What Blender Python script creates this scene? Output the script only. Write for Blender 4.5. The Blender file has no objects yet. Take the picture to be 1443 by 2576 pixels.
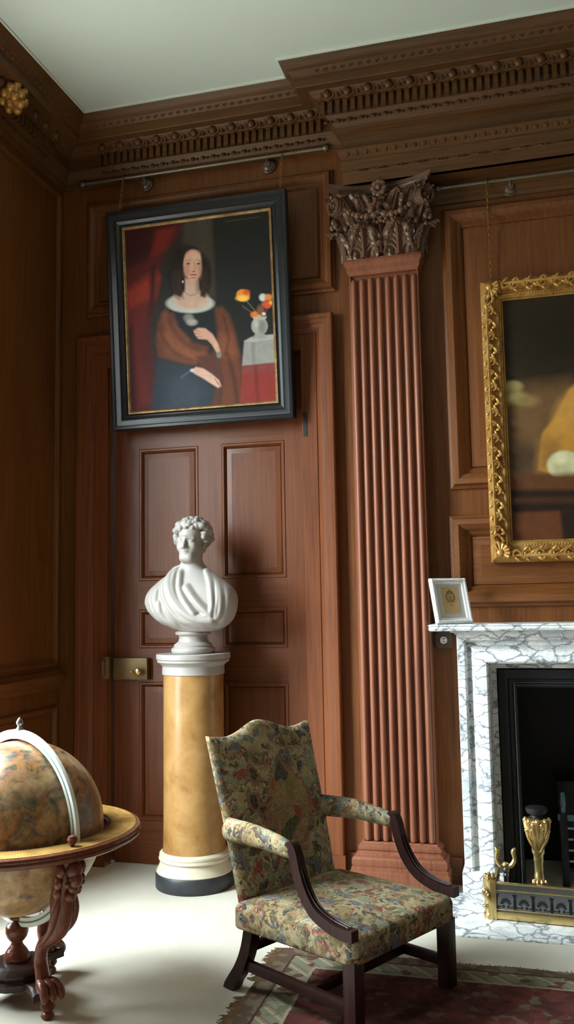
import bpy, bmesh, math, random
import numpy as np
from mathutils import Vector, Matrix

random.seed(7)
rng = np.random.default_rng(7)
SC = bpy.context.scene
SKY = 27.0
COL = SC.collection
PI = math.pi

# ------------------------------------------------------------------ mesh helpers
class MB:
    def __init__(s):
        s.v = []; s.f = []
    def add(s, vs, fs, M=None):
        b = len(s.v)
        for p in vs:
            p = Vector(p)
            if M is not None: p = M @ p
            s.v.append((p.x, p.y, p.z))
        s.f += [tuple(i + b for i in f) for f in fs]
        return s
    def box(s, x0, x1, y0, y1, z0, z1, M=None, bev=0):
        if bev <= 0:
            vs = [(x, y, z) for x in (x0, x1) for y in (y0, y1) for z in (z0, z1)]
            fs = [(0, 1, 3, 2), (4, 6, 7, 5), (0, 4, 5, 1), (2, 3, 7, 6), (0, 2, 6, 4), (1, 5, 7, 3)]
            return s.add(vs, fs, M)
        bm = bmesh.new()
        bmesh.ops.create_cube(bm, size=1)
        for v in bm.verts:
            v.co = Vector(((x0 + x1) / 2 + v.co.x * (x1 - x0), (y0 + y1) / 2 + v.co.y * (y1 - y0), (z0 + z1) / 2 + v.co.z * (z1 - z0)))
        bmesh.ops.bevel(bm, geom=bm.edges[:], offset=bev, segments=2, affect='EDGES', profile=.6)
        bm.verts.index_update()
        s.add([v.co.copy() for v in bm.verts], [[v.index for v in f.verts] for f in bm.faces], M)
        bm.free(); return s
    def rings(s, rings, M=None, cap0=True, cap1=True, closed=True, loop=False):
        n = len(rings[0]); vs = [p for r in rings for p in r]; fs = []
        m = len(rings)
        for i in range(m if loop else m - 1):
            a = i * n; b = ((i + 1) % m) * n
            for j in range(n if closed else n - 1):
                k = (j + 1) % n
                fs.append((a + j, a + k, b + k, b + j))
        if not loop and closed:
            if cap0: fs.append(tuple(range(n - 1, -1, -1)))
            if cap1: fs.append(tuple((m - 1) * n + j for j in range(n)))
        return s.add(vs, fs, M)
    def lathe(s, prof, c=(0, 0, 0), n=40, M=None, flute=0, nf=0):
        rs = []
        for r, z in prof:
            ring = []
            for t in range(n):
                a = 2 * PI * t / n
                q = r * (1 + flute * abs(math.sin(nf * a / 2)))
                ring.append((c[0] + q * math.cos(a), c[1] + q * math.sin(a), c[2] + z))
            rs.append(ring)
        return s.rings(rs, M)
    def tube(s, pts, rad, n=10, M=None, sx=1, sy=1, up=None, phase=0, cap=True):
        pts = [Vector(p) for p in pts]; m = len(pts)
        if not hasattr(rad, '__len__'): rad = [rad] * m
        rs = []; prev = Vector(up) if up else None
        for i, p in enumerate(pts):
            t = (pts[min(i + 1, m - 1)] - pts[max(i - 1, 0)]).normalized()
            if prev is None:
                prev = Vector((0, 0, 1)) if abs(t.z) < .9 else Vector((0, 1, 0))
            a = (prev - t * prev.dot(t))
            if a.length < 1e-6: a = t.orthogonal()
            a.normalize(); b = t.cross(a)
            if not up: prev = a
            r = rad[i]
            rs.append([p + a * (math.cos(2 * PI * k / n + phase) * r * sx) + b * (math.sin(2 * PI * k / n + phase) * r * sy) for k in range(n)])
        return s.rings(rs, M, cap, cap)
    def ellip(s, c, r, nu=12, nv=8, M=None):
        c = Vector(c)
        if not hasattr(r, '__len__'): r = (r, r, r)
        vs = [(c.x, c.y, c.z + r[2])]
        for i in range(1, nv):
            a = PI * i / nv
            for j in range(nu):
                b = 2 * PI * j / nu
                vs.append((c.x + r[0] * math.sin(a) * math.cos(b), c.y + r[1] * math.sin(a) * math.sin(b), c.z + r[2] * math.cos(a)))
        vs.append((c.x, c.y, c.z - r[2])); fs = []
        for j in range(nu): fs.append((0, 1 + j, 1 + (j + 1) % nu))
        for i in range(nv - 2):
            a = 1 + i * nu; b = a + nu
            for j in range(nu):
                k = (j + 1) % nu
                fs.append((a + j, b + j, b + k, a + k))
        a = 1 + (nv - 2) * nu; l = len(vs) - 1
        for j in range(nu): fs.append((a + j, l, a + (j + 1) % nu))
        return s.add(vs, fs, M)
    def prism(s, poly, y0, y1, M=None):          # polygon in xz, extruded along y
        n = len(poly)
        vs = [(x, y0, z) for x, z in poly] + [(x, y1, z) for x, z in poly]
        fs = [tuple(range(n)), tuple(range(2 * n - 1, n - 1, -1))]
        for i in range(n):
            j = (i + 1) % n; fs.append((i, i + n, j + n, j))
        return s.add(vs, fs, M)
    def rectframe(s, x0, x1, z0, z1, prof, y=0, M=None):   # mitred frame on a wall facing -y; prof: (inset, projection)
        rs = []
        for e, h in prof:
            rs.append([(x0 + e, y - h, z0 + e), (x1 - e, y - h, z0 + e), (x1 - e, y - h, z1 - e), (x0 + e, y - h, z1 - e)])
        n = len(rs); vs = [p for r in rs for p in r]; fs = []
        for i in range(n - 1):
            for j in range(4):
                k = (j + 1) % 4
                fs.append((i * 4 + j, i * 4 + k, (i + 1) * 4 + k, (i + 1) * 4 + j))
        return s.add(vs, fs, M)
    def path(s, prof, fn):                       # profile swept along fn(p) -> list of plan points
        cols = [[(x, y, z) for x, y in fn(p)] for p, z in prof]
        m = len(cols[0]); vs = [q for c in cols for q in c]; fs = []
        for i in range(len(cols) - 1):
            for j in range(m - 1):
                fs.append((i * m + j, i * m + j + 1, (i + 1) * m + j + 1, (i + 1) * m + j))
        return s.add(vs, fs)
    def slab(s, P, th, M=None):                  # P[i][j] grid of points -> closed sheet with thickness th
        P = np.array(P, float); a, b = P.shape[:2]
        du = np.gradient(P, axis=0); dv = np.gradient(P, axis=1)
        nn = np.cross(du, dv); nn /= np.maximum(np.linalg.norm(nn, axis=2, keepdims=True), 1e-9)
        Q = P - nn * th
        vs = [tuple(p) for p in P.reshape(-1, 3)] + [tuple(p) for p in Q.reshape(-1, 3)]
        fs = []; o = a * b
        for i in range(a - 1):
            for j in range(b - 1):
                q = (i * b + j, (i + 1) * b + j, (i + 1) * b + j + 1, i * b + j + 1)
                fs.append(q); fs.append(tuple(k + o for k in q[::-1]))
        ed = [(i * b) for i in range(a)] + [(a - 1) * b + j for j in range(1, b)] + [i * b + b - 1 for i in range(a - 2, -1, -1)] + [j for j in range(b - 2, 0, -1)]
        for i in range(len(ed)):
            j = (i + 1) % len(ed)
            fs.append((ed[i], ed[i] + o, ed[j] + o, ed[j]))
        return s.add(vs, fs, M)
    def build(s, name, mat, parent=None, smooth=35, recalc=True):
        me = bpy.data.meshes.new(name)
        me.from_pydata(s.v, [], s.f)
        if recalc:
            bm = bmesh.new(); bm.from_mesh(me)
            bmesh.ops.recalc_face_normals(bm, faces=bm.faces[:]); bm.to_mesh(me); bm.free()
        me.materials.append(mat)
        if smooth:
            me.polygons.foreach_set('use_smooth', [True] * len(me.polygons))
            me.set_sharp_from_angle(angle=math.radians(smooth))
        me.update()
        o = bpy.data.objects.new(name, me); COL.objects.link(o)
        if parent: o.parent = parent
        return o

def tag(o, label=None, cat=None, group=None, kind=None):
    if label: o['label'] = label
    if cat: o['category'] = cat
    if group: o['group'] = group
    if kind: o['kind'] = kind
    return o
def thing(name, label, cat, loc=(0, 0, 0), rz=0, group=None, kind=None):
    o = bpy.data.objects.new(name, None); COL.objects.link(o)
    o.empty_display_size = .1
    o.location = loc; o.rotation_euler = (0, 0, rz)
    return tag(o, label, cat, group, kind)
def struct(o, label, cat):
    return tag(o, label, cat, None, 'structure')
def T(x, y, z): return Matrix.Translation((x, y, z))
def RX(a): return Matrix.Rotation(a, 4, 'X')
def RY(a): return Matrix.Rotation(a, 4, 'Y')
def RZ(a): return Matrix.Rotation(a, 4, 'Z')
def SCL(x, y, z): return Matrix.Diagonal((x, y, z, 1))
def rrect(hx, hy, r, z, n=5, cx=0, cy=0):
    pts = []
    for sx, sy, a0 in ((1, 1, 0), (-1, 1, PI / 2), (-1, -1, PI), (1, -1, 3 * PI / 2)):
        for k in range(n + 1):
            a = a0 + PI / 2 * k / n
            pts.append((cx + sx * (hx - r) + r * math.cos(a), cy + sy * (hy - r) + r * math.sin(a), z))
    return pts
def interp(pts, n):                               # Catmull-Rom resample
    pts = [Vector(p) for p in pts]; out = []
    P = [pts[0] * 2 - pts[1]] + pts + [pts[-1] * 2 - pts[-2]]
    seg = len(pts) - 1
    for i in range(n):
        t = i / (n - 1) * seg; k = min(int(t), seg - 1); t -= k
        a, b, c, d = P[k:k + 4]
        out.append(.5 * ((2 * b) + (c - a) * t + (2 * a - 5 * b + 4 * c - d) * t * t + (3 * b - a - 3 * c + d) * t ** 3))
    return out
def surface_nets(f, org, h):
    ins = f < 0; nx, ny, nz = f.shape
    cs = np.zeros((nx - 1, ny - 1, nz - 1), np.int8)
    for i in (0, 1):
        for j in (0, 1):
            for k in (0, 1):
                cs += ins[i:nx - 1 + i, j:ny - 1 + j, k:nz - 1 + k]
    act = (cs > 0) & (cs < 8)
    idx = -np.ones(act.shape, np.int64); A = np.argwhere(act); idx[act] = np.arange(len(A))
    acc = np.zeros((len(A), 3)); cnt = np.zeros(len(A))
    cor = [(i, j, k) for i in (0, 1) for j in (0, 1) for k in (0, 1)]
    for a in cor:
        for ax in range(3):
            if a[ax]: continue
            b = list(a); b[ax] = 1
            fa = f[A[:, 0] + a[0], A[:, 1] + a[1], A[:, 2] + a[2]]; fb = f[A[:, 0] + b[0], A[:, 1] + b[1], A[:, 2] + b[2]]
            m = (fa < 0) != (fb < 0); t = np.where(m, fa / np.where(m, fa - fb, 1), 0)
            p = np.array(a, float)[None].repeat(len(A), 0); p[:, ax] += t
            acc[m] += p[m]; cnt[m] += 1
    V = (A + acc / cnt[:, None]) * h + np.array(org)
    F = []
    for ax in range(3):
        sl = [slice(None)] * 3; s2 = [slice(None)] * 3; sl[ax] = slice(0, -1); s2[ax] = slice(1, None)
        a = ins[tuple(sl)]; b = ins[tuple(s2)]
        E = np.argwhere(a != b); u, w = (ax + 1) % 3, (ax + 2) % 3
        E = E[(E[:, u] > 0) & (E[:, w] > 0) & (E[:, u] < f.shape[u] - 1) & (E[:, w] < f.shape[w] - 1)]
        q = []
        for du, dw in ((0, 0), (1, 0), (1, 1), (0, 1)):
            c = E.copy(); c[:, u] -= du; c[:, w] -= dw
            q.append(idx[c[:, 0], c[:, 1], c[:, 2]])
        q = np.stack(q, 1); fl = ~a[E[:, 0], E[:, 1], E[:, 2]]
        q[fl] = q[fl][:, ::-1]; F.append(q)
    return V, np.concatenate(F)

# ------------------------------------------------------------------ materials
def srgb(r, g, b):
    def c(x):
        x /= 255
        return x / 12.92 if x <= .04045 else ((x + .055) / 1.055) ** 2.4
    return (c(r), c(g), c(b), 1)
class NT:
    def __init__(s, name, rough=.5, metal=0, spec=.5, color=None):
        s.m = bpy.data.materials.new(name); s.m.use_nodes = True
        s.t = s.m.node_tree; s.b = s.t.nodes['Principled BSDF']
        s.b.inputs['Roughness'].default_value = rough; s.b.inputs['Metallic'].default_value = metal
        s.b.inputs['Specular IOR Level'].default_value = spec
        if color: s.b.inputs['Base Color'].default_value = color
    def n(s, typ, ins=None, **kw):
        nd = s.t.nodes.new('ShaderNode' + typ)
        for k, v in kw.items(): setattr(nd, k, v)
        for k, v in (ins or {}).items(): s.put(nd.inputs[k], v)
        return nd
    def put(s, sock, v):
        if isinstance(v, bpy.types.NodeSocket): s.t.links.new(v, sock)
        else: sock.default_value = v
    def co(s, kind='Object', scale=(1, 1, 1)):
        o = s.n('NewGeometry').outputs['Position'] if kind == 'World' else s.n('TexCoord').outputs[kind]
        return s.n('Mapping', {'Vector': o, 'Scale': scale}).outputs[0]
    def noise(s, vec, scale=5, detail=4, rough=.55, dist=0):
        return s.n('TexNoise', {'Vector': vec, 'Scale': scale, 'Detail': detail, 'Roughness': rough, 'Distortion': dist})
    def ramp(s, fac, stops, mode='LINEAR'):
        r = s.n('ValToRGB', {'Fac': fac}); cr = r.color_ramp; cr.interpolation = mode
        while len(cr.elements) < len(stops): cr.elements.new(.5)
        for e, (p, c) in zip(cr.elements, stops): e.position = p; e.color = c
        return r.outputs[0]
    def mix(s, fac, a, b, mode='MIX'):
        m = s.n('Mix', data_type='RGBA', blend_type=mode)
        s.put(m.inputs[0], fac); s.put(m.inputs[6], a); s.put(m.inputs[7], b)
        return m.outputs[2]
    def math(s, op, a, b=0, c=0):
        m = s.n('Math', operation=op); s.put(m.inputs[0], a); s.put(m.inputs[1], b); s.put(m.inputs[2], c)
        return m.outputs[0]
    def bump(s, h, strength=.3, dist=.01):
        s.put(s.b.inputs['Normal'], s.n('Bump', {'Height': h, 'Strength': strength, 'Distance': dist}).outputs[0])
    def base(s, c): s.put(s.b.inputs['Base Color'], c); return s
def G(v): return (v, v, v, 1)

def wood(name, dark, mid, light, axis='z', rough=.42, kind='World', sc=1, spec=.32):
    k = NT(name, rough, 0, spec)
    st = {'z': (26, 26, 1.1), 'x': (1.1, 26, 26), 'y': (26, 1.1, 26)}[axis]
    v = k.co(kind, tuple(sc * a for a in st))
    g = k.noise(v, 2.2, 7, .62, .6)
    v2 = k.co(kind, tuple(.35 + .06 * a for a in st))
    bl = k.noise(v2, 1.3, 3, .5, .3)
    f = k.math('ADD', k.math('MULTIPLY', g.outputs[0], .6), k.math('MULTIPLY', bl.outputs[0], .4))
    k.base(k.ramp(f, [(.25, dark), (.5, mid), (.78, light)]))
    k.put(k.b.inputs['Roughness'], k.math('MULTIPLY_ADD', bl.outputs[0], .25, rough - .12))
    k.bump(g.outputs[0], .12, .004)
    return k.m
WD, WM, WL = srgb(60, 32, 13), srgb(102, 58, 25), srgb(128, 78, 36)
M_wv = wood('panelling_oak_vertical', WD, WM, WL, 'z')
M_wh = wood('panelling_oak_horizontal', WD, WM, WL, 'x')
M_wy = wood('panelling_oak_side', WD, WM, WL, 'y')
M_arch = wood('architrave_oak', srgb(72, 36, 16), srgb(110, 60, 32), srgb(132, 76, 44), 'z', .4)
M_door = wood('door_oak', srgb(66, 33, 14), srgb(102, 54, 26), srgb(120, 68, 36), 'z', .4)
M_doorh = wood('door_oak_rail', srgb(66, 33, 14), srgb(102, 54, 26), srgb(120, 68, 36), 'x', .4)
M_pil = wood('pilaster_oak', srgb(86, 46, 30), srgb(130, 78, 56), srgb(152, 96, 72), 'z', .36)
M_carve = wood('carved_dark_oak', srgb(64, 44, 33), srgb(98, 70, 54), srgb(126, 94, 74), 'z', .34, 'World', 1, .5)
M_cor = wood('cornice_oak', srgb(50, 31, 15), srgb(88, 57, 30), srgb(114, 76, 42), 'x', .45)
M_mahog = wood('dark_mahogany', srgb(26, 14, 13), srgb(44, 24, 22), srgb(62, 36, 32), 'z', .3, 'Object')
M_globewood = wood('carved_walnut', srgb(58, 26, 18), srgb(96, 48, 32), srgb(126, 70, 46), 'z', .3, 'Object')
for _m in (M_globewood,):                          # shallow tool marks of the carving
    _t = _m.node_tree; _b = [n for n in _t.nodes if n.type == 'BUMP'][0]; _n = _t.nodes.new('ShaderNodeTexNoise'); _n.inputs['Scale'].default_value = 55; _n.inputs['Detail'].default_value = 3
    _c = _t.nodes.new('ShaderNodeTexCoord'); _t.links.new(_c.outputs['Object'], _n.inputs['Vector']); _t.links.new(_n.outputs[0], _b.inputs['Height']); _b.inputs['Strength'].default_value = .35; _b.inputs['Distance'].default_value = .008
M_globedark = wood('ebonised_walnut', srgb(30, 18, 18), srgb(48, 32, 30), srgb(70, 50, 46), 'x', .3, 'Object')

def m_simple(name, c, rough=.5, metal=0, var=.12, scale=30, bump=0, spec=.5, kind='Object'):
    k = NT(name, rough, metal, spec)
    nz = k.noise(k.co(kind), scale, 4)
    d = tuple(c[i] * (1 - var) for i in range(3)) + (1,); l = tuple(min(1, c[i] * (1 + var)) for i in range(3)) + (1,)
    k.base(k.ramp(nz.outputs[0], [(.3, d), (.7, l)]))
    if bump: k.bump(nz.outputs[0], bump, .005)
    return k.m
M_ceil = m_simple('ceiling_plaster', srgb(205, 216, 208), .9, 0, .015, 3, 0, .1, 'World')
M_backwall = m_simple('far_wall_oak', srgb(78, 50, 32), .6, 0, .1, 3, 0, .3, 'World')
M_bust = m_simple('statuary_marble', srgb(160, 153, 147), .5, 0, .05, 14, .03)
M_cream = m_simple('cream_marble', srgb(203, 192, 168), .4, 0, .06, 9, .03)
M_black = m_simple('black_slate', srgb(44, 46, 50), .45, 0, .2, 25, .05)
M_brass = m_simple('polished_brass', srgb(206, 178, 118), .26, .9, .12, 12)
M_oldbrass = m_simple('aged_brass', srgb(112, 94, 62), .45, .6, .15, 20)
M_steel = m_simple('polished_steel', srgb(146, 150, 156), .3, 1, .1, 12)
M_iron = m_simple('blackened_iron', srgb(24, 23, 23), .5, .2, .3, 14, .1)
M_ebony = m_simple('ebonised_frame', srgb(24, 25, 28), .33, 0, .2, 20)
M_rod = m_simple('grey_metal_rod', srgb(120, 108, 92), .35, .6, .1, 30)
M_knob = m_simple('turned_bracket_wood', srgb(84, 68, 56), .32, .1, .15, 20)
M_chain = m_simple('brass_chain', srgb(150, 112, 56), .4, .8, .15, 40)
M_white = m_simple('white_painted_frame', srgb(238, 238, 236), .45, 0, .02, 30)
M_mount = m_simple('grey_mount_card', srgb(206, 202, 198), .8, 0, .03, 30)
M_card = m_simple('buff_card', srgb(206, 172, 118), .8, 0, .05, 60)
M_ink = m_simple('brown_ink', srgb(96, 84, 66), .8, 0, .1, 60)
M_bake = m_simple('brown_bakelite', srgb(72, 58, 42), .4, 0, .15, 20)
M_ivory = m_simple('ivory_switch', srgb(222, 206, 196), .4, 0, .04, 40)
M_mer = m_simple('meridian_ring_enamel', srgb(228, 228, 222), .22, .0, .04, 30, 0, .8)
M_green = m_simple('green_band', srgb(92, 128, 108), .4, 0, .1, 40)
M_fring = m_simple('rug_fringe_wool', srgb(96, 70, 44), .95, 0, .3, 60)
M_glassy = m_simple('dull_blue_steel', srgb(96, 116, 124), .35, .5, .1, 20)

def m_gilt(name, c, rough=.38):
    k = NT(name, rough, .5, .5)
    v = k.co('Object'); a = k.noise(v, 26, 6, .65); b = k.noise(v, 7, 3)
    f = k.math('ADD', k.math('MULTIPLY', a.outputs[0], .55), k.math('MULTIPLY', b.outputs[0], .45))
    k.base(k.ramp(f, [(.3, srgb(98, 62, 28)), (.5, c), (.74, srgb(206, 172, 112))]))
    k.bump(a.outputs[0], .35, .006)
    return k.m
M_gilt = m_gilt('carved_gilding', srgb(186, 138, 70))
M_slip = m_gilt('gilt_slip', srgb(146, 114, 74), .5)

def m_marble():
    k = NT('veined_marble', .28, 0, .5)
    v = k.co('World', (1, 1, 1.25))
    w = k.noise(v, 5, 4, .6)
    vv = k.n('VectorMath', {0: v}, operation='ADD')
    sub = k.n('VectorMath', {0: w.outputs['Color'], 1: (.5, .5, .5)}, operation='SUBTRACT')
    scl = k.n('VectorMath', {0: sub.outputs[0], 'Scale': .22}, operation='SCALE')
    k.put(vv.inputs[1], scl.outputs[0])
    st = k.n('Mapping', {'Vector': vv.outputs[0], 'Scale': (7, 7, 13), 'Rotation': (.25, .2, 0)}).outputs[0]
    e1 = k.n('TexVoronoi', {'Vector': st, 'Scale': 1.0}, feature='DISTANCE_TO_EDGE').outputs['Distance']
    e2 = k.n('TexVoronoi', {'Vector': st, 'Scale': 2.6}, feature='DISTANCE_TO_EDGE').outputs['Distance']
    bl = k.noise(v, 6, 5, .6).outputs[0]
    wd = k.math('MULTIPLY_ADD', bl, .34, -.09)
    t1 = k.math('SUBTRACT', 1, k.math('SMOOTH_MIN', k.math('DIVIDE', e1, k.math('MAXIMUM', wd, .012)), 1, .1))
    t2 = k.math('MULTIPLY', k.math('SUBTRACT', 1, k.math('MINIMUM', k.math('DIVIDE', e2, .05), 1)), .35)
    f = k.math('MINIMUM', k.math('MAXIMUM', k.math('MAXIMUM', t1, t2), 0), 1)
    basec = k.ramp(bl, [(.36, srgb(206, 208, 210)), (.56, srgb(238, 237, 234))])
    k.base(k.mix(f, basec, srgb(116, 120, 130)))
    return k.m
M_marble = m_marble()

def m_sienna():
    k = NT('sienna_marble', .3, 0, .5)
    v = k.co('Object'); a = k.noise(v, 4.5, 5, .6, .8); b = k.noise(v, 16, 5, .7, .3)
    f = k.math('ADD', k.math('MULTIPLY', a.outputs[0], .72), k.math('MULTIPLY', b.outputs[0], .28))
    c = k.ramp(f, [(.3, srgb(104, 66, 26)), (.42, srgb(146, 104, 56)), (.55, srgb(164, 124, 74)), (.7, srgb(172, 136, 90))])
    e = k.n('TexVoronoi', {'Vector': k.n('Mapping', {'Vector': v, 'Scale': (3, 3, 2), 'Rotation': (.3, .2, .1)}).outputs[0], 'Scale': 2.1}, feature='DISTANCE_TO_EDGE').outputs['Distance']
    t = k.math('MULTIPLY', k.math('SUBTRACT', 1, k.math('MINIMUM', k.math('DIVIDE', e, .012), 1)), k.math('GREATER_THAN', b.outputs[0], .6))
    k.base(k.mix(k.math('MULTIPLY', t, .8), c, srgb(81, 50, 22)))
    return k.m
M_sienna = m_sienna()

def m_carpet():
    k = NT('cream_carpet', .95, 0, .1)
    v = k.co('World'); a = k.noise(v, 220, 2); b = k.noise(v, 2.2, 3)
    k.base(k.ramp(b.outputs[0], [(.35, srgb(188, 180, 164)), (.65, srgb(201, 194, 179))]))
    k.bump(a.outputs[0], .3, .004)
    return k.m
M_carpet = m_carpet()

def m_tapestry(medallion=False):
    k = NT('pictorial_tapestry' if medallion else 'floral_tapestry', .9, 0, .15)
    v = k.co('Object')
    w = k.noise(v, 9, 3, .6)
    sub = k.n('VectorMath', {0: w.outputs['Color'], 1: (.5, .5, .5)}, operation='SUBTRACT')
    scl = k.n('VectorMath', {0: sub.outputs[0], 'Scale': .16}, operation='SCALE')
    vv = k.n('VectorMath', {0: v, 1: scl.outputs[0]}, operation='ADD').outputs[0]
    cream, olive, blue, red, pink, tan, brn, sage, navy = srgb(190, 172, 132), srgb(116, 106, 66), srgb(98, 112, 122), srgb(150, 56, 52), srgb(178, 122, 104), srgb(164, 136, 92), srgb(84, 64, 46), srgb(144, 148, 120), srgb(52, 56, 66)
    g1 = k.noise(v, 6, 4, .6, .6).outputs[0]
    m = k.ramp(g1, [(.3, brn), (.4, tan), (.5, cream), (.58, sage), (.66, pink), (.76, tan)])
    def blobs(m, scale, off, thr, pal, prob, ring=None, st=(1, 1, 1), rot=(0, 0, 0)):
        mp = k.n('Mapping', {'Vector': vv, 'Scale': st, 'Rotation': rot, 'Location': off}).outputs[0]
        t = k.n('TexVoronoi', {'Vector': mp, 'Scale': scale, 'Randomness': 1.0})
        sep = k.n('SeparateColor', {0: t.outputs['Color']}); n = len(pal)
        col = k.ramp(sep.outputs[0], [(i / n, c) for i, c in enumerate(pal)], 'CONSTANT')
        if ring: col = k.mix(k.math('LESS_THAN', t.outputs['Distance'], thr * .42), col, ring)
        on = k.math('GREATER_THAN', sep.outputs[1], prob)
        ed = k.math('MULTIPLY', k.math('MULTIPLY', on, k.math('LESS_THAN', t.outputs['Distance'], thr * 1.16)), .55)
        m = k.mix(ed, m, brn)
        return k.mix(k.math('MULTIPLY', on, k.math('LESS_THAN', t.outputs['Distance'], thr)), m, col)
    m = blobs(m, 17, (0, 0, 0), .42, [olive, sage, tan, brn, cream, olive], .25, None, (1, 1, .45), (.6, .5, .2))
    m = blobs(m, 15, (3, 1, 2), .40, [sage, brn, olive, blue, tan], .35, None, (.45, 1, 1), (.2, .4, .9))
    m = blobs(m, 11, (1, 5, 2), .34, [pink, cream, blue, red, tan, pink], .45, navy)
    m = blobs(m, 25, (2, 2, 7), .40, [navy, blue, olive, brn, sage], .45, None, (1, .5, 1), (.9, .1, .4))
    m = blobs(m, 28, (7, 3, 1), .36, [pink, red, cream, blue, cream, tan, red], .5, cream)
    m = blobs(m, 40, (4, 9, 1), .38, [brn, cream, sage, navy, tan], .6)
    if medallion:                                 # woven picture in the middle of the chair back
        q = k.n('SeparateXYZ', {0: vv})
        def oval(cy, cz, ry, rz):
            a_ = k.math('DIVIDE', k.math('SUBTRACT', q.outputs[1], cy), ry); b_ = k.math('DIVIDE', k.math('SUBTRACT', q.outputs[2], cz), rz)
            return k.math('SQRT', k.math('ADD', k.math('MULTIPLY', a_, a_), k.math('MULTIPLY', b_, b_)))
        o1 = oval(.05, .70, .125, .165)
        m = k.mix(k.math('MULTIPLY', k.math('LESS_THAN', o1, 1.0), .62), m, k.ramp(k.noise(v, 9, 3).outputs[0], [(.4, srgb(172, 138, 84)), (.6, srgb(150, 120, 72))]))
        m = k.mix(k.math('MULTIPLY', k.math('LESS_THAN', k.math('ABSOLUTE', k.math('SUBTRACT', o1, 1.02)), .06), .8), m, srgb(158, 84, 70))
        m = k.mix(k.math('LESS_THAN', oval(.03, .845, .052, .034), 1), m, srgb(66, 66, 64))
        m = k.mix(k.math('LESS_THAN', oval(.01, .615, .045, .045), 1), m, srgb(62, 70, 50))
        m = k.mix(k.math('LESS_THAN', oval(.075, .655, .022, .062), 1), m, srgb(156, 64, 52))
        m = k.mix(k.math('LESS_THAN', oval(.068, .735, .013, .017), 1), m, srgb(184, 128, 96))
        for cy_, cz_ in ((-.16, .865), (-.17, .74), (-.12, .69)):
            m = k.mix(k.math('LESS_THAN', oval(cy_, cz_, .042, .046), 1), m, srgb(146, 98, 76)); m = k.mix(k.math('LESS_THAN', oval(cy_, cz_, .022, .026), 1), m, srgb(40, 42, 44))
    m = k.mix(.22, m, srgb(66, 50, 36))
    fine = k.noise(v, 120, 2).outputs[0]
    m = k.mix(.14, m, k.ramp(fine, [(.35, srgb(70, 56, 42)), (.65, srgb(214, 200, 170))]))
    k.base(m); k.bump(fine, .3, .003)
    return k.m
M_tap = m_tapestry()
M_tapback = m_tapestry(True)

def m_rug(x0, y1):
    k = NT('persian_rug', .95, 0, .1)
    v = k.co('World'); s = k.n('SeparateXYZ', {0: v})
    dx = k.math('SUBTRACT', s.outputs[0], x0); dy = k.math('SUBTRACT', y1, s.outputs[1])
    d = k.math('MINIMUM', dx, dy)
    wob = k.math('MULTIPLY_ADD', k.noise(v, 30, 3).outputs[0], .012, -.006)
    d = k.math('ADD', d, wob)
    along = k.math('ADD', s.outputs[0], s.outputs[1])
    blk = k.math('FRACT', k.math('MULTIPLY', along, 9.5))
    bn = k.n('TexVoronoi', {'Vector': v, 'Scale': 26})
    bs = k.n('SeparateColor', {0: bn.outputs['Color']})
    fieldc = k.ramp(bs.outputs[0], [(0, srgb(70, 36, 33)), (.3, srgb(95, 49, 45)), (.52, srgb(61, 43, 20)), (.68, srgb(101, 57, 50)), (.82, srgb(97, 89, 68)), (.92, srgb(100, 98, 73))], 'CONSTANT')
    fieldc = k.mix(.55, fieldc, k.ramp(k.noise(v, 5, 5).outputs[0], [(.35, srgb(51, 35, 32)), (.6, srgb(95, 49, 45))]))
    bord = k.ramp(blk, [(0, srgb(115, 113, 95)), (.28, srgb(145, 140, 110)), (.46, srgb(126, 97, 84)), (.52, srgb(124, 120, 101)), (.62, srgb(106, 74, 64)), (.68, srgb(112, 115, 91)), (.9, srgb(126, 114, 92))], 'CONSTANT')
    bord = k.mix(k.math('GREATER_THAN', bs.outputs[1], .72), bord, k.ramp(bs.outputs[2], [(0, srgb(94, 62, 53)), (.5, srgb(99, 98, 74))], 'CONSTANT'))
    outer = k.mix(.5, srgb(94, 79, 63), k.ramp(bs.outputs[1], [(0, srgb(78, 58, 49)), (.6, srgb(118, 105, 87))], 'CONSTANT'))
    c = k.mix(k.math('GREATER_THAN', d, .075), outer, bord)
    ln = k.math('MULTIPLY', k.math('GREATER_THAN', d, .185), k.math('LESS_THAN', d, .2))
    c = k.mix(k.math('GREATER_THAN', d, .19), c, fieldc)
    c = k.mix(ln, c, srgb(140, 129, 108))
    ln2 = k.math('MULTIPLY', k.math('GREATER_THAN', d, .068), k.math('LESS_THAN', d, .08))
    c = k.mix(ln2, c, srgb(71, 52, 44))
    k.base(c); k.bump(k.noise(v, 160, 2).outputs[0], .5, .006)
    return k.m
def m_globe():
    k = NT('globe_map', .36, 0, .4)
    v = k.co('Object')
    a = k.noise(v, 3.4, 6, .6, .4).outputs[0]; b = k.noise(v, 9, 4, .6, .5).outputs[0]; cc = k.noise(v, 30, 4, .6).outputs[0]
    sea = k.ramp(b, [(.3, srgb(126, 90, 56)), (.5, srgb(160, 124, 84)), (.65, srgb(188, 156, 108))])
    land = k.ramp(b, [(.30, srgb(26, 30, 22)), (.41, srgb(50, 56, 40)), (.46, srgb(150, 96, 38)), (.53, srgb(116, 74, 58)), (.58, srgb(58, 74, 74)), (.68, srgb(160, 112, 56))])
    m = k.mix(k.ramp(a, [(.47, G(0)), (.53, G(1))]), sea, land)
    m = k.mix(.18, m, k.ramp(cc, [(.35, srgb(80, 52, 34)), (.65, srgb(224, 190, 140))]))
    k.base(m); return k.m
M_map = m_globe()
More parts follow.
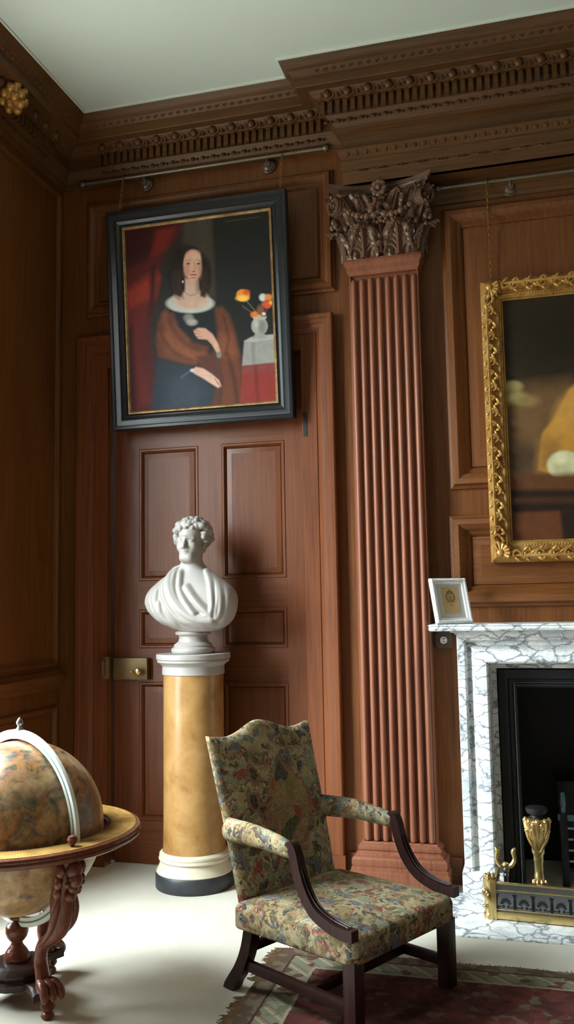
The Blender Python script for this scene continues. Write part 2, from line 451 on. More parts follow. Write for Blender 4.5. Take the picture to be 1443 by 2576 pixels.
def m_paper():
    k = NT('horizon_calendar_paper', .4, 0, .4)
    v = k.co('Object', (1, 1, 1)); s = k.n('SeparateXYZ', {0: v})
    ang = k.math('ARCTAN2', s.outputs[1], s.outputs[0])
    r = k.math('SQRT', k.math('ADD', k.math('POWER', s.outputs[0], 2), k.math('POWER', s.outputs[1], 2)))
    tick = k.math('LESS_THAN', k.math('FRACT', k.math('MULTIPLY', ang, 40)), .25)
    band = k.math('LESS_THAN', k.math('FRACT', k.math('MULTIPLY', r, 26)), .12)
    nz = k.noise(v, 14, 4).outputs[0]
    c = k.ramp(nz, [(.35, srgb(132, 94, 42)), (.65, srgb(186, 146, 78))])
    c = k.mix(k.math('MULTIPLY', k.math('MAXIMUM', tick, band), .45), c, srgb(96, 62, 28))
    k.base(c); return k.m
M_paper = m_paper()
def m_canvas(name):
    k = NT(name, .5, 0, .14)
    a = k.n('Attribute', attribute_name='paint')
    k.base(a.outputs['Color'])
    k.bump(k.noise(k.co('Object'), 160, 3).outputs[0], .08, .002)
    return k.m

# ------------------------------------------------------------------ room shell
LX, RXW, FY, CH = -2.957, 4.2, -9.0, 4.8       # left wall, right wall, far wall behind camera, ceiling
WIN = [(-2.70, -1.26), (-6.2, -5.1)]
WZ0, WZ1 = .6, 4.0
struct(MB().box(LX - .5, RXW + .2, FY - .2, .9, -.15, 0).build('floor', M_carpet), 'cream carpeted floor', 'floor')
struct(MB().box(LX - .5, RXW + .2, FY - .2, .5, CH, CH + .1).build('ceiling', M_ceil), 'plain pale plaster ceiling', 'ceiling')

DX0, DX1, DZ = -2.60, -1.288, 3.19             # door opening
OX0, OX1, OZ = -.185, .955, 1.215              # fireplace opening
w = MB()
w.box(LX - .5, DX0, 0, .25, 0, CH); w.box(DX0, DX1, 0, .25, DZ, CH)
w.box(DX1, OX0, 0, .25, 0, CH); w.box(OX0, OX1, 0, .25, OZ + .02, CH); w.box(OX1, RXW + .2, 0, .25, 0, CH)
struct(w.build('wall_back', M_wv), 'oak panelled wall behind the bust and fireplace', 'wall')
w = MB()
ys = [0.0] + [c for a, b in WIN for c in (b, a)] + [FY]
for i in range(0, len(ys), 2): w.box(LX - .5, LX, ys[i + 1], ys[i], 0, CH)
for a, b in WIN:
    w.box(LX - .5, LX, a, b, 0, WZ0); w.box(LX - .5, LX, a, b, WZ1, CH)
struct(w.build('wall_left', M_wv), 'shadowed oak panelled wall with the windows', 'wall')
struct(MB().box(RXW, RXW + .2, FY, .25, 0, CH).build('wall_right', M_backwall), 'panelled wall on the right beyond the frame', 'wall')
struct(MB().box(LX - .5, RXW + .2, FY - .2, FY, 0, CH).build('wall_front', M_backwall), 'panelled wall behind the viewer', 'wall')
for i, (a, b) in enumerate(WIN):
    f = MB(); x0, x1 = LX - .46, LX - .41
    for y in (a, b - .07): f.box(x0, x1, y, y + .07, WZ0, WZ1)
    for z in (WZ0, (WZ0 + WZ1) / 2 - .03, WZ1 - .07): f.box(x0, x1, a, b, z, z + .07)
    for k in (1, 2):
        y = a + (b - a) * k / 3; f.box(x0 + .01, x1 - .01, y - .012, y + .012, WZ0, WZ1)
    struct(f.build('window_%d' % (i + 1), M_white), 'white sash window frame in the left wall', 'window')

def boards(prof, sc=1): return [(e * sc, h * sc) for e, h in prof]
BOL = [(0, 0), (0, .012), (.012, .02), (.02, .037), (.04, .043), (.058, .034), (.07, .016), (.082, .013), (.094, .0)]
def panel_field(mb, x0, x1, z0, z1, h, bw, y=0, M=None):
    mb.rectframe(x0, x1, z0, z1, [(0, 0), (bw * .08, h * .5), (bw, h)], y, M)
    mb.add([(x0 + bw, y - h, z0 + bw), (x1 - bw, y - h, z0 + bw), (x1 - bw, y - h, z1 - bw), (x0 + bw, y - h, z1 - bw)], [(0, 1, 2, 3)], M)
def uframe(mb, x0, x1, z0, z1, prof, y=0):
    cols = [[(x0 + e, y - h, z0), (x0 + e, y - h, z1 - e), (x1 - e, y - h, z1 - e), (x1 - e, y - h, z0)] for e, h in prof]
    vs = [p for c in cols for p in c]; fs = []
    for i in range(len(cols) - 1):
        for j in range(3):
            fs.append((i * 4 + j, i * 4 + j + 1, i * 4 + 5 + j, i * 4 + 4 + j))
    return mb.add(vs, fs)

tn = [0]
def trim(mb, mat, label, cat='moulding'):
    tn[0] += 1
    return struct(mb.build('trim_%d' % tn[0], mat, None, 30), label, cat)

# over-door panel
m = MB(); m.rectframe(-2.775, -1.07, 3.535, 4.325, boards(BOL, 1.1)); panel_field(m, -2.67, -1.175, 3.64, 4.22, .016, .05)
trim(m, M_wv, 'oak framed panel above the door behind the portrait')
# overmantel panels
m = MB(); m.rectframe(-.41, 1.18, 2.255, 3.965, boards(BOL, 1.35)); panel_field(m, -.285, 1.055, 2.38, 3.84, .018, .055)
trim(m, M_wv, 'large oak panel behind the gilt framed painting')
m = MB(); m.rectframe(-.425, 1.195, 1.567, 2.10, boards(BOL, 1.35)); panel_field(m, -.30, 1.07, 1.692, 1.975, .018, .05)
trim(m, M_wh, 'low oak panel between mantelpiece and gilt framed painting')
# left wall panels (built facing -y, then turned to face +x)
ML = T(LX, 0, 0) @ RZ(PI / 2)                   # local x -> world y, local -y -> world +x
m = MB(); m.rectframe(-1.25, -.05, 1.235, 4.40, boards(BOL, .45), 0, ML); panel_field(m, -1.20, -.10, 1.285, 4.35, .008, .03, 0, ML)
trim(m, M_wv, 'tall oak panel on the left wall beside the corner')
m = MB(); m.rectframe(-1.25, -.05, .24, .985, boards(BOL, .45), 0, ML); panel_field(m, -1.20, -.10, .29, .935, .008, .03, 0, ML)
trim(m, M_wv, 'low oak dado panel on the left wall behind the globe')
m = MB(); m.path([(0, 1.085), (.012, 1.09), (.02, 1.12), (.045, 1.14), (.05, 1.16), (.05, 1.175), (.03, 1.19), (.018, 1.205), (0, 1.21)], lambda p: [(LX + p, WIN[0][1] + .02), (LX + p, 0)])
trim(m, M_wy, 'oak dado rail along the left wall')
m = MB(); m.path([(.03, 0), (.03, .15), (.02, .17), (.012, .19), (0, .2)], lambda p: [(LX + p, WIN[0][1] + .02), (LX + p, 0)])
struct(m.build('baseboard_left', M_wy, None, 30), 'oak skirting along the left wall', 'baseboard')
m = MB(); m.box(LX + .03, -2.84, -.022, 0, 0, .16); m.box(-1.06, -1.03, -.022, 0, 0, .16); m.box(-.50, -.42, -.022, 0, 0, .16)
struct(m.build('baseboard_back', M_wh, None, 30), 'oak skirting along the back wall', 'baseboard')

# cornice: one moulding that runs round the corner and breaks forward over the fireplace bay
EX, EY, EXR = -.97, .185, 1.74                  # forward block: left end, projection, right end
CORN = [(0, 4.445), (.03, 4.455), (.034, 4.475), (.05, 4.49), (.07, 4.515), (.088, 4.535), (.088, 4.612), (.122, 4.614), (.126, 4.622), (.15, 4.632), (.166, 4.652),
        (.17, 4.656), (.235, 4.650), (.24, 4.654), (.24, 4.705), (.248, 4.708), (.262, 4.73), (.268, 4.737), (.276, 4.742), (.282, 4.758), (.296, 4.772), (.31, 4.785), (.316, 4.79), (.316, CH)]
def run(p): return [(LX + p, FY), (LX + p, -p), (EX - p, -p), (EX - p, -EY - p), (EXR + p, -EY - p), (EXR + p, -p), (RXW, -p)]
m = MB(); m.path(CORN, run)
segs = [('y', LX, -3.2, -.32), ('x', 0, LX + .30, EX - .14), ('x', -EY, EX - .12, 1.5)]
for kind, pl, a, b in segs:
    L = b - a
    def place(mb2, u, p, z, fn):
        if kind == 'x': M = T(a + u, pl - p, z)
        else: M = T(pl + p, a + u, z) @ RZ(PI / 2)
        fn(M)
    n = int(L / .046)
    for i in range(n):
        place(m, (i + .5) * L / n, .088, 4.573, lambda M: m.box(-.0135, .0135, -.03, .004, -.036, .038, M))
    n = int(L / .122)
    for i in range(n):
        def egg(M):
            m.ellip((0, -.006, 0), (.027, .026, .029), 10, 6, M)
            m.tube([(-.04, -.014, .022), (-.036, .0, -.012), (0, .008, -.032), (.036, .0, -.012), (.04, -.014, .022)], .008, 5, M)
            m.ellip((.061, .0, -.004), (.009, .014, .027), 6, 5, M)
        place(m, (i + .5) * L / n, .145, 4.634, egg)
    n = int(L / .05)
    for i in range(n):
        def lf(M):
            m.ellip((-.008, 0, 0), (.015, .009, .011), 6, 5, M @ RY(.7)); m.ellip((.012, -.002, .004), (.012, .008, .008), 6, 5, M @ RY(-.5))
        place(m, (i + .5) * L / n, .256, 4.72, lf)
    n = int(L / .07)
    for i in range(n):
        def lf2(M):
            m.ellip((0, 0, 0), (.02, .012, .024), 6, 5, M @ RX(-.7)); m.ellip((.033, .002, -.004), (.008, .008, .02), 6, 5, M @ RX(-.7))
        place(m, (i + .5) * L / n, .066, 4.505, lf2)
trim(m, M_cor, 'carved oak cornice with egg and dart and dentils', 'cornice')
m = MB(); m.path([(.316, 4.79), (.327, 4.79), (.33, CH)], run)
trim(m, M_ceil, 'thin white bead where the ceiling meets the cornice', 'bead')
# the full entablature over the fireplace bay
m = MB()
m.box(EX, EXR, -EY, 0, 4.125, CH)
fr = [(.0, 4.35), (.03, 4.345), (.034, 4.335), (.026, 4.315), (.012, 4.29), (.006, 4.272), (.014, 4.268), (.014, 4.208), (.006, 4.204), (.008, 4.196), (.004, 4.19), (.004, 4.125), (-.03, 4.125)]
m.path(fr, lambda p: [(EX - p, 0), (EX - p, -EY - p), (EXR + p, -EY - p), (EXR + p, 0)])
n = 44
for i in range(n):
    x = EX + .03 + i * .058
    m.ellip((x, -EY - .02, 4.312), (.017, .012, .02), 6, 5); m.ellip((x + .029, -EY - .016, 4.318), (.007, .01, .024), 6, 5)
for i in range(22):
    x = EX + .05 + i * .118
    m.tube([(x, -EY - .012, 4.2), (x + .05, -EY - .012, 4.2)], .006, 6)
    for q in (.068, .08, .092): m.ellip((x + q, -EY - .012, 4.2), (.004, .007, .009), 6, 5)
# band moulding on the wall just under the entablature
m.path([(0, 4.0), (.012, 4.002), (.02, 4.02), (.034, 4.03), (.036, 4.055), (.05, 4.06), (.052, 4.125)], lambda p: [(EX + .45, -p), (EXR, -p)])
trim(m, M_cor, 'deep oak entablature with plain frieze above the pilaster', 'entablature')

# ------------------------------------------------------------------ door
d = thing('door_1', 'tall panelled oak door behind the bust', 'door', (-1.93, .03, 0), 0, None, 'structure')
px = 1.93
def loc(*a): return a
dl = MB()
def dbox(x0, x1, z0, z1, y0=0, y1=.045): dl.box(x0 + px, x1 + px, y0, y1, z0, z1)
PX = [(-2.413, -2.001), (-1.846, -1.428)]; PZ = [(.27, 1.127), (1.337, 1.584), (1.765, 2.625), (2.80, 3.04)]
dl.box(-2.599 + px, -1.289 + px, .046, .06, .004, 3.188); dbox(-2.585, PX[0][0], .008, 3.17); dbox(PX[0][1], PX[1][0], .008, 3.17); dbox(PX[1][1], -1.298, .008, 3.17)
dl.build('stiles', M_door, d, 30)
dl = MB(); zz = [.008] + [z for p in PZ for z in p] + [3.17]
for i in range(0, len(zz), 2):
    for a, b in PX: dbox(a, b, zz[i], zz[i + 1])
dl.build('rails', M_doorh, d, 30)
for a, b in PX:
    for z0, z1 in PZ:
        p = MB(); p.box(a + px, b + px, .02, .04, z0, z1)
        p.rectframe(a + px, b + px, z0, z1, [(0, -.001), (.006, .004), (.016, .004), (.026, -.008), (.03, -.02)], 0)
        panel_field(p, a + px + .03, b + px - .03, z0 + .03, z1 - .03, .012, .035, .02)
        p.build('door_panel', M_door, d, 30)
ar = MB()
uframe(ar, -2.823 + px, -1.088 + px, .15, 3.39, [(0, 0), (0, .058), (.008, .064), (.03, .064), (.036, .056), (.06, .054), (.064, .047), (.085, .044), (.102, .028), (.112, .02), (.118, .024), (.2, .022), (.212, .022), (.216, -.05)], -.03)
for x0, x1 in ((-2.828, -2.605), (-1.306, -1.082)): ar.box(x0 + px, x1 + px, -.1, -.03, 0, .15)
ar.build('architrave', M_arch, d, 30)
lk = MB(); lk.box(-2.572 + px, -2.337 + px, -.05, -.001, 1.142, 1.279, None, .006)
lock = lk.build('rim_lock', M_oldbrass, d); lock['label'] = 'brass rim lock box'
kb = MB(); kb.lathe([(.012, 0), (.012, .018), (.022, .026), (.026, .038), (.02, .05), (.006, .054)], (0, 0, 0), 16, T(-2.385 + px, -.05, 1.195) @ RX(PI / 2))
kb.lathe([(.008, 0), (.008, .012), (.003, .016)], (0, 0, 0), 12, T(-2.44 + px, -.05, 1.195) @ RX(PI / 2))
kb.build('knob', M_brass, lock)
kp = MB(); kp.box(-2.64 + px, -2.582 + px, -.085, -.055, 1.15, 1.29, None, .006); kp.tube([(-2.622 + px, -.09, 1.175), (-2.622 + px, -.09, 1.265)], .012, 10)
kp.build('lock_keeper', M_oldbrass, d)
hg = MB()
hz = [2.62, 2.64, 2.66, 2.70, 2.74, 2.76, 2.785]
hg.tube([(-1.292 + px, -.038, z) for z in hz], [.006, .014, .011, .013, .013, .011, .006], 10)
hg.box(-1.292 + px, -1.268 + px, -.056, -.05, 2.63, 2.775)
hg.build('hinge', M_iron, d)

# ------------------------------------------------------------------ pilaster
PLX, PLF = -.757, .12
p = thing('pilaster', 'reeded oak pilaster with a carved leafy capital', 'pilaster', (PLX, 0, 0))
m = MB(); m.box(-.2085, .2085, -.092, -.003, .25, 3.60); m.box(-.2085, -.2, -PLF + .012, -.09, .25, 3.60); m.box(.2, .2085, -PLF + .012, -.09, .25, 3.60)
for i in range(8):
    x = -.182 + i * .052
    zs = [.252, .258, .27, .29, 3.50, 3.535, 3.552, 3.56]; rs = [.010, .018, .0195, .0195, .0195, .0195, .014, .002]
    m.tube([(x, -.098, z) for z in zs], rs, 14, None, 1, 1.25, (1, 0, 0))
m.build('shaft', M_pil, p, 40)
def three(mb, prof, hw, yf):
    mb.path(prof, lambda q: [(-hw - q, -.003), (-hw - q, -yf - q), (hw + q, -yf - q), (hw + q, -.003)])
    for q, z, o in (prof[-1] + ((0, 1, 2, 3),), prof[0] + ((3, 2, 1, 0),)):
        mb.add([(-hw - q, -.003, z), (-hw - q, -yf - q, z), (hw + q, -yf - q, z), (hw + q, -.003, z)], [o])
m = MB(); three(m, [(0, 3.575), (.004, 3.59), (.012, 3.6), (.014, 3.625), (.026, 3.64), (.028, 3.655), (.02, 3.672), (.006, 3.675)], .2085, PLF)
m.build('astragal', M_pil, p, 30)
m = MB(); three(m, [(.07, 0), (.07, .1), (.062, .105), (.062, .12), (.052, .125), (.058, .14), (.058, .165), (.05, .178), (.036, .182), (.034, .19), (.022, .2), (.02, .206), (.026, .214), (.026, .228), (.016, .238), (.006, .242), (.0, .252)], .2085, PLF)
m.build('base', M_pil, p, 30)
cap = MB()
bell = [(-.0, 3.675), (-.002, 3.80), (.004, 3.90), (.012, 3.98), (.03, 4.04)]
three(cap, bell, .203, PLF - .005)
def leaf(mb, cx, z0, h, w, out, yb, rot=0, lobes=5, curl=.10, tilt=0):
    P = []; nu, nv = 17, 22
    for j in range(nv):
        v = j / (nv - 1)
        if v < .72:
            t = v / .72; z = h * .92 * t; y = -out * t ** 2.2
        else:
            t = (v - .72) / .28; a = t * PI * .85
            z = h * .92 + curl * .42 * math.sin(a); y = -out - curl * .5 * (1 - math.cos(a))
        wd = w * (.55 + .5 * math.sin(PI * min(1, v * .85 + .12))) * (1 - .75 * max(0, v - .8) / .2 * .9) * (1 + .16 * abs(math.sin(lobes * PI * v)))
        row = []
        for i in range(nu):
            u = -1 + 2 * i / (nu - 1)
            rib = .010 * math.cos(u * PI * 3.0 + 1.4 * v * np.sign(u)) - .008 * abs(u) + (.010 if abs(u) < .08 else 0)
            row.append((u * wd, y - rib * 1.1 - .004, z - .03 * abs(u) * (1 - v * .3)))
        P.append(row)
    Ml_ = T(cx, yb, z0) @ RZ(rot) @ RY(tilt)
    mb.slab(P, .010, Ml_)
    if h > .1:
        for sg in (-1, 1):
            for q in range(4):
                z1 = h * (.10 + .19 * q); ww = w * (.95 - .10 * q); oy = -out * (z1 / h) ** 2 - .008
                mb.tube(interp([(sg * .006, oy, z1), (sg * ww * .45, oy - .012, z1 + .042), (sg * ww * .85, oy - .018, z1 + .034), (sg * ww * 1.0, oy - .022, z1 - .004)], 9), [.007, .0085, .0095, .010, .010, .010, .0095, .008, .004], 6, Ml_)
        mb.tube(interp([(0, -.010, .0), (0, -out * .3 - .012, h * .5), (0, -out - .014, h * .9)], 8), [.008] * 8, 6, Ml_)
yb = -PLF - .004
for cx in (-.105, .105): leaf(cap, cx, 3.678, .17, .092, .045, yb, 0, 5, .08)
for sx in (-1, 1): leaf(cap, sx * .213, 3.678, .17, .06, .045, yb + .04, sx * PI / 2.6, 5, .08)
leaf(cap, 0, 3.70, .06, .045, .02, yb - .004, 0, 3, .03)
leaf(cap, 0, 3.74, .235, .085, .06, yb + .004, 0, 6, .09)
for sx in (-1, 1): leaf(cap, sx * .19, 3.76, .20, .075, .055, yb + .01, sx * .6, 5, .085, sx * .12)
for sx in (-1, 1):                              # corner volutes and their stems
    def spiral(turns, r0, r1, n): return [(math.cos(t * 2 * PI * turns / n + PI * .55) * (r0 + (r1 - r0) * t / n), math.sin(t * 2 * PI * turns / n + PI * .55) * (r0 + (r1 - r0) * t / n)) for t in range(n + 1)]
    Mv = T(sx * .262, -PLF - .062, 4.0) @ RZ(sx * PI / 4) @ SCL(-sx, 1, 1)
    sp = spiral(1.75, .064, .01, 40)
    for yy in (-.02, .0, .02):
        cap.tube([(a, yy, b) for a, b in sp], [.014 - .008 * k / 40 for k in range(41)], 7, Mv)
    cap.ellip((0, 0, 0), (.016, .034, .016), 10, 6, Mv)
    stem = interp([(sx * .10, yb - .015, 3.84), (sx * .135, yb - .03, 3.90), (sx * .19, yb - .035, 3.97), (sx * .235, yb - .06, 4.05), (sx * .255, yb - .075, 4.063)], 16)
    cap.tube(stem, [.014 + .006 * math.sin(k / 15 * PI) for k in range(16)], 8, None, 1, 1.5)
    # hanging flower drops under each volute and beside it
    for k, (dx, dy, dz, rr) in enumerate([(.285, -.05, 3.91, .022), (.296, -.06, 3.875, .017), (.272, -.07, 3.88, .018), (.27, -.04, 3.845, .014), (.19, -.06, 3.90, .022), (.165, -.055, 3.87, .018), (.212, -.055, 3.865, .017), (.19, -.05, 3.83, .014)]):
        cap.ellip((sx * dx, -PLF + dy + .02, dz), (rr, rr, rr * 1.2), 8, 6)
    for hx, hz, ra in ((.075, 3.93, .25), (.15, 3.955, .45), (.215, 3.93, .8)):
        leaf(cap, sx * hx, hz, .105, .05, .045, yb - .012 - .02 * (hx < .1), sx * ra, 4, .07, sx * .25)
    for hx, hz in ((.02, 3.885), (.09, 3.87), (.155, 3.85)):
        for q in range(5): cap.ellip((sx * hx + .017 * math.cos(q * 1.257), yb - .062, hz + .017 * math.sin(q * 1.257)), (.012, .009, .012), 7, 5)
    hel = spiral(1.5, .050, .008, 28)
    Mh = T(sx * .062, -PLF - .045, 3.985) @ SCL(sx, 1, 1)
    cap.tube([(a, -.01, b) for a, b in hel], [.010 - .005 * k / 28 for k in range(29)], 7, Mh, 1, 1.6)
    gar = interp([(sx * .21, yb - .06, 3.97), (sx * .13, yb - .075, 3.915), (sx * .05, yb - .07, 3.905), (0, yb - .07, 3.93)], 10)
    for k, q in enumerate(gar): cap.ellip(q, .017 + .006 * (k % 2), 8, 6)
for k in range(9):
    a = k * 2 * PI / 8
    if k == 8: cap.ellip((0, -PLF - .088, 4.075), (.018, .02, .018), 8, 6)
    else: cap.ellip((.032 * math.cos(a), -PLF - .075, 4.075 + .038 * math.sin(a)), (.02, .014, .02), 8, 6)
for k in range(6): cap.ellip((-.03 + .012 * k, -PLF - .07, 4.015 - .006 * (k % 2)), (.012, .014, .012), 8, 5)
ab = []
for z, gq in ((4.048, -.034), (4.058, -.014), (4.078, -.014), (4.0785, -.002), (4.090, .0), (4.1, .006), (4.1005, .014), (4.125, .016)):
    n = 17; ring = []
    for i in range(n):
        u = -1 + 2 * i / (n - 1); ring.append((u * (.295 + gq), -PLF - .005 - gq - .10 * (abs(u) ** 2.2), z))
    ring += [(.295 + gq, -PLF - .06, z), (.255 + gq, 0, z), (-.255 - gq, 0, z), (-.295 - gq, -PLF - .06, z)]
    ab.append(ring)
cap.rings(ab)
cap.v = [(x, min(y, -.003), z) for x, y, z in cap.v]
cp = cap.build('capital', M_carve, p, 40); cp['label'] = 'dark carved capital with scrolls and leaves'

# ------------------------------------------------------------------ fireplace
fp = thing('fireplace_surround', 'white marble chimneypiece with dark grey veins', 'fireplace', (.385, 0, 0))
cx = .385
JP = [(0, .0), (0, .19), (.004, .198), (.040, .198), (.046, .188), (.052, .160), (.06, .152), (.07, .156), (.08, .178), (.09, .196), (.11, .206), (.14, .212), (.158, .210), (.168, .2), (.174, .17), (.178, .05), (.205, .045), (.21, .0)]
XO0, XO1, ZO = -.395, 1.165, 1.425
def ub(mb, z0, z1, corner):
    pass
jz = 1.245
for k, side in enumerate((-1, 1)):
    m = MB(); ed = (XO0 - cx) if side < 0 else (XO1 - cx)
    rs = []
    for z in (.14, jz - .002):
        rs.append([(ed - side * e, -h, z) for e, h in JP])
    m.rings(rs); m.build('jamb', M_marble, fp, 30)
    m = MB(); a, b = sorted((ed + side * .012, ed - side * .206)); m.box(a, b, -.228, -.001, 0, .14, None, .004)
    m.build('plinth', M_marble, fp, 30)
m = MB()
cols = []
for e, h in JP:
    cols.append([(XO0 + e - cx, -h, jz), (XO0 + e - cx, -h, ZO - e), (XO1 - e - cx, -h, ZO - e), (XO1 - e - cx, -h, jz)])
vs = [q for c in cols for q in c]; fs = []
for i in range(len(cols) - 1):
    for j in range(3): fs.append((i * 4 + j, i * 4 + j + 1, i * 4 + 5 + j, i * 4 + 4 + j))
m.add(vs, fs); m.build('lintel', M_marble, fp, 30)
m = MB(); pr = [(0, 1.395), (.012, 1.40), (.018, 1.412), (.03, 1.424), (.05, 1.43), (.055, 1.437)]
m.path(pr, lambda q: [(XO0 - cx - q + .02, 0), (XO0 - cx - q + .02, -.20 - q), (XO1 - cx + q - .02, -.20 - q), (XO1 - cx + q - .02, 0)])
m.build('bed_moulding', M_marble, fp, 30)
m = MB(); rs = []
for q, z in ((-.012, 1.437), (0, 1.441), (.004, 1.452), (0, 1.463), (.006, 1.468), (.002, 1.474), (-.006, 1.476)):
    rs.append([(-.915 - q, 0, z), (-.915 - q, -.33 - q, z), (.915 + q, -.33 - q, z), (.915 + q, 0, z)])
m.rings(rs); sh = m.build('mantel_shelf', M_marble, fp, 30)
# firebox (part of the building) and the iron insert
m = MB(); x0, x1 = OX0 + .02, OX1 - .02
for z0, z1, a, b, y0, y1 in ((0, 1.3, x0 - .05, x0, .02, .62), (0, 1.3, x1, x1 + .05, .02, .62), (0, 1.3, x0 - .05, x1 + .05, .62, .67), (1.25, 1.3, x0 - .05, x1 + .05, .02, .67)): m.box(a, b, y0, y1, z0, z1)
trim(m, M_iron, 'sooty brick back of the fireplace recess', 'firebox')
ins = thing('fire_insert', 'black cast iron frame lining the fireplace opening', 'fireplace insert', (cx, 0, 0))
m = MB(); uframe(m, OX0 + .003 - cx, OX1 - .003 - cx, .013, OZ - .003, [(0, -.04), (0, .05), (.03, .052), (.05, .05), (.055, .03), (.075, .03), (.08, .042), (.092, .044), (.10, .036), (.105, .0), (.105, -.08)])
m.build('frame', M_iron, ins, 30)
m = MB(); m.tube([(OX0 + .088 - cx, -.043, .01), (OX0 + .088 - cx, -.043, OZ - .075), (OX1 - .088 - cx, -.043, OZ - .075), (OX1 - .088 - cx, -.043, .01)], .004, 6)
m.build('bead', M_steel, ins)
m = MB(); m.box(-.46, 1.23, -.78, -.01, 0, .012, None, .003)
trim(m, M_marble, 'pale veined marble hearth slab', 'hearth')

# grate inside the fireplace
g = thing('fire_grate', 'dark steel grate deep inside the fireplace', 'grate', (.50, .22, 0))
for x in (-.36, .36):
    m = MB(); m.box(x - .02, x + .02, -.13, -.09, .0, .40, None, .004); m.build('standard', M_iron, g)
m = MB()
for z in (.14, .20, .26, .32): m.tube([(-.36, -.11, z), (.36, -.11, z)], .008, 8)
m.build('front_bars', M_steel, g)
m = MB(); m.box(-.38, .38, -.10, .2, .08, .10); m.box(-.38, .38, .18, .2, .1, .52); m.build('basket', M_iron, g)
m = MB(); m.box(-.39, .39, -.125, -.105, .36, .395, None, .004); m.build('top_rail', M_glassy, g)
for x in (-.36, .36):
    m = MB(); m.lathe([(.012, 0), (.016, .02), (.013, .03), (.02, .05), (.015, .09), (.012, .115), (.0, .12)], (x, -.11, .40), 14); m.build('finial', M_glassy, g)

# brass lion-leg andiron
def andiron(x, y):
    a = thing('andiron', 'brass lion leg andiron with a round black top', 'andiron', (x, y, .012))
    m = MB(); m.lathe([(.045, 0), (.047, .02), (.04, .03), (.042, .055), (.046, .065), (.044, .075)], n=24); m.build('foot_block', M_steel, a)
    m = MB()
    m.tube(interp([(0, -.006, .075), (0, -.004, .12), (0, .004, .19), (0, .002, .25), (0, -.004, .32), (0, 0, .40), (0, 0, .455)], 30), [.030 + .0 * k if k < 3 else [.03, .026, .023, .023, .026, .034, .045, .054, .056, .052][min(9, (k - 3) * 10 // 27)] for k in range(30)], 18)
    for k, xx in enumerate((-.03, -.01, .012, .032)):
        yy = -.038 - (.012 if k in (1, 2) else 0)
        m.ellip((xx, yy, .098), (.0125, .022, .017), 10, 7); m.ellip((xx, yy - .012, .083), (.008, .008, .008), 8, 6); m.ellip((xx, yy + .006, .135), (.010, .014, .022), 8, 6)
    zz_ = [.285, .31, .35, .39, .42, .445, .462]; rr_ = [.030, .036, .047, .0555, .0585, .058, .06]
    for k in range(-4, 5):
        pts = [(r * math.sin(k * .36 * t ** .8), -r * math.cos(k * .36 * t ** .8) + .003, z - .016 * abs(k) * t * (k % 2)) for z, r, t in zip(zz_, rr_, (0, .25, .5, .72, .88, .97, 1.0))]
        m.tube(interp(pts, 14), [.004, .006, .008, .009, .010, .011, .0115, .012, .012, .0125, .013, .013, .011, .006], 7)
        m.ellip((pts[-2][0] * 1.08, pts[-2][1] * 1.08, pts[-2][2]), (.012, .012, .014), 8, 6)
    for z, r, w2 in ((.40, .060, .010), (.36, .051, .009), (.33, .042, .008)):
        for k in (-3, -1.6, 1.6, 3): m.ellip((r * math.sin(k * .3), -r * math.cos(k * .3), z), (w2, w2 * .8, w2 * 1.3), 8, 6)
    m.build('lion_leg', M_brass, a)
    m = MB(); m.lathe([(.03, .45), (.034, .465), (.03, .472), (.05, .482), (.056, .497), (.056, .508), (.05, .512)], n=28); m.build('top_disc', M_iron, a)
    m = MB(); m.box(-.012, .012, .02, .42, .04, .065); m.build('billet_bar', M_iron, a)
andiron(-.005, -.33)
# fire-iron rest
t = thing('fire_iron_rest', 'slim steel post with a curled brass cradle', 'fire iron rest', (-.172, -.335, .012))
m = MB(); m.lathe([(.022, 0), (.024, .015), (.013, .025), (.014, .06), (.017, .07), (.013, .08), (.0115, .15), (.016, .16), (.013, .17), (.018, .182), (.014, .2)], n=18); m.build('post', M_steel, t)
m = MB()
for s in (-1, 1): m.tube(interp([(0, 0, .20), (s * .03, 0, .212), (s * .046, 0, .245), (s * .04, 0, .28), (s * .052, 0, .30)], 14), [.013, .013, .013, .013, .012, .012, .011, .011, .012, .013, .013, .011, .008, .004], 10)
m.ellip((0, 0, .212), (.02, .016, .016)); m.build('cradle', M_brass, t)

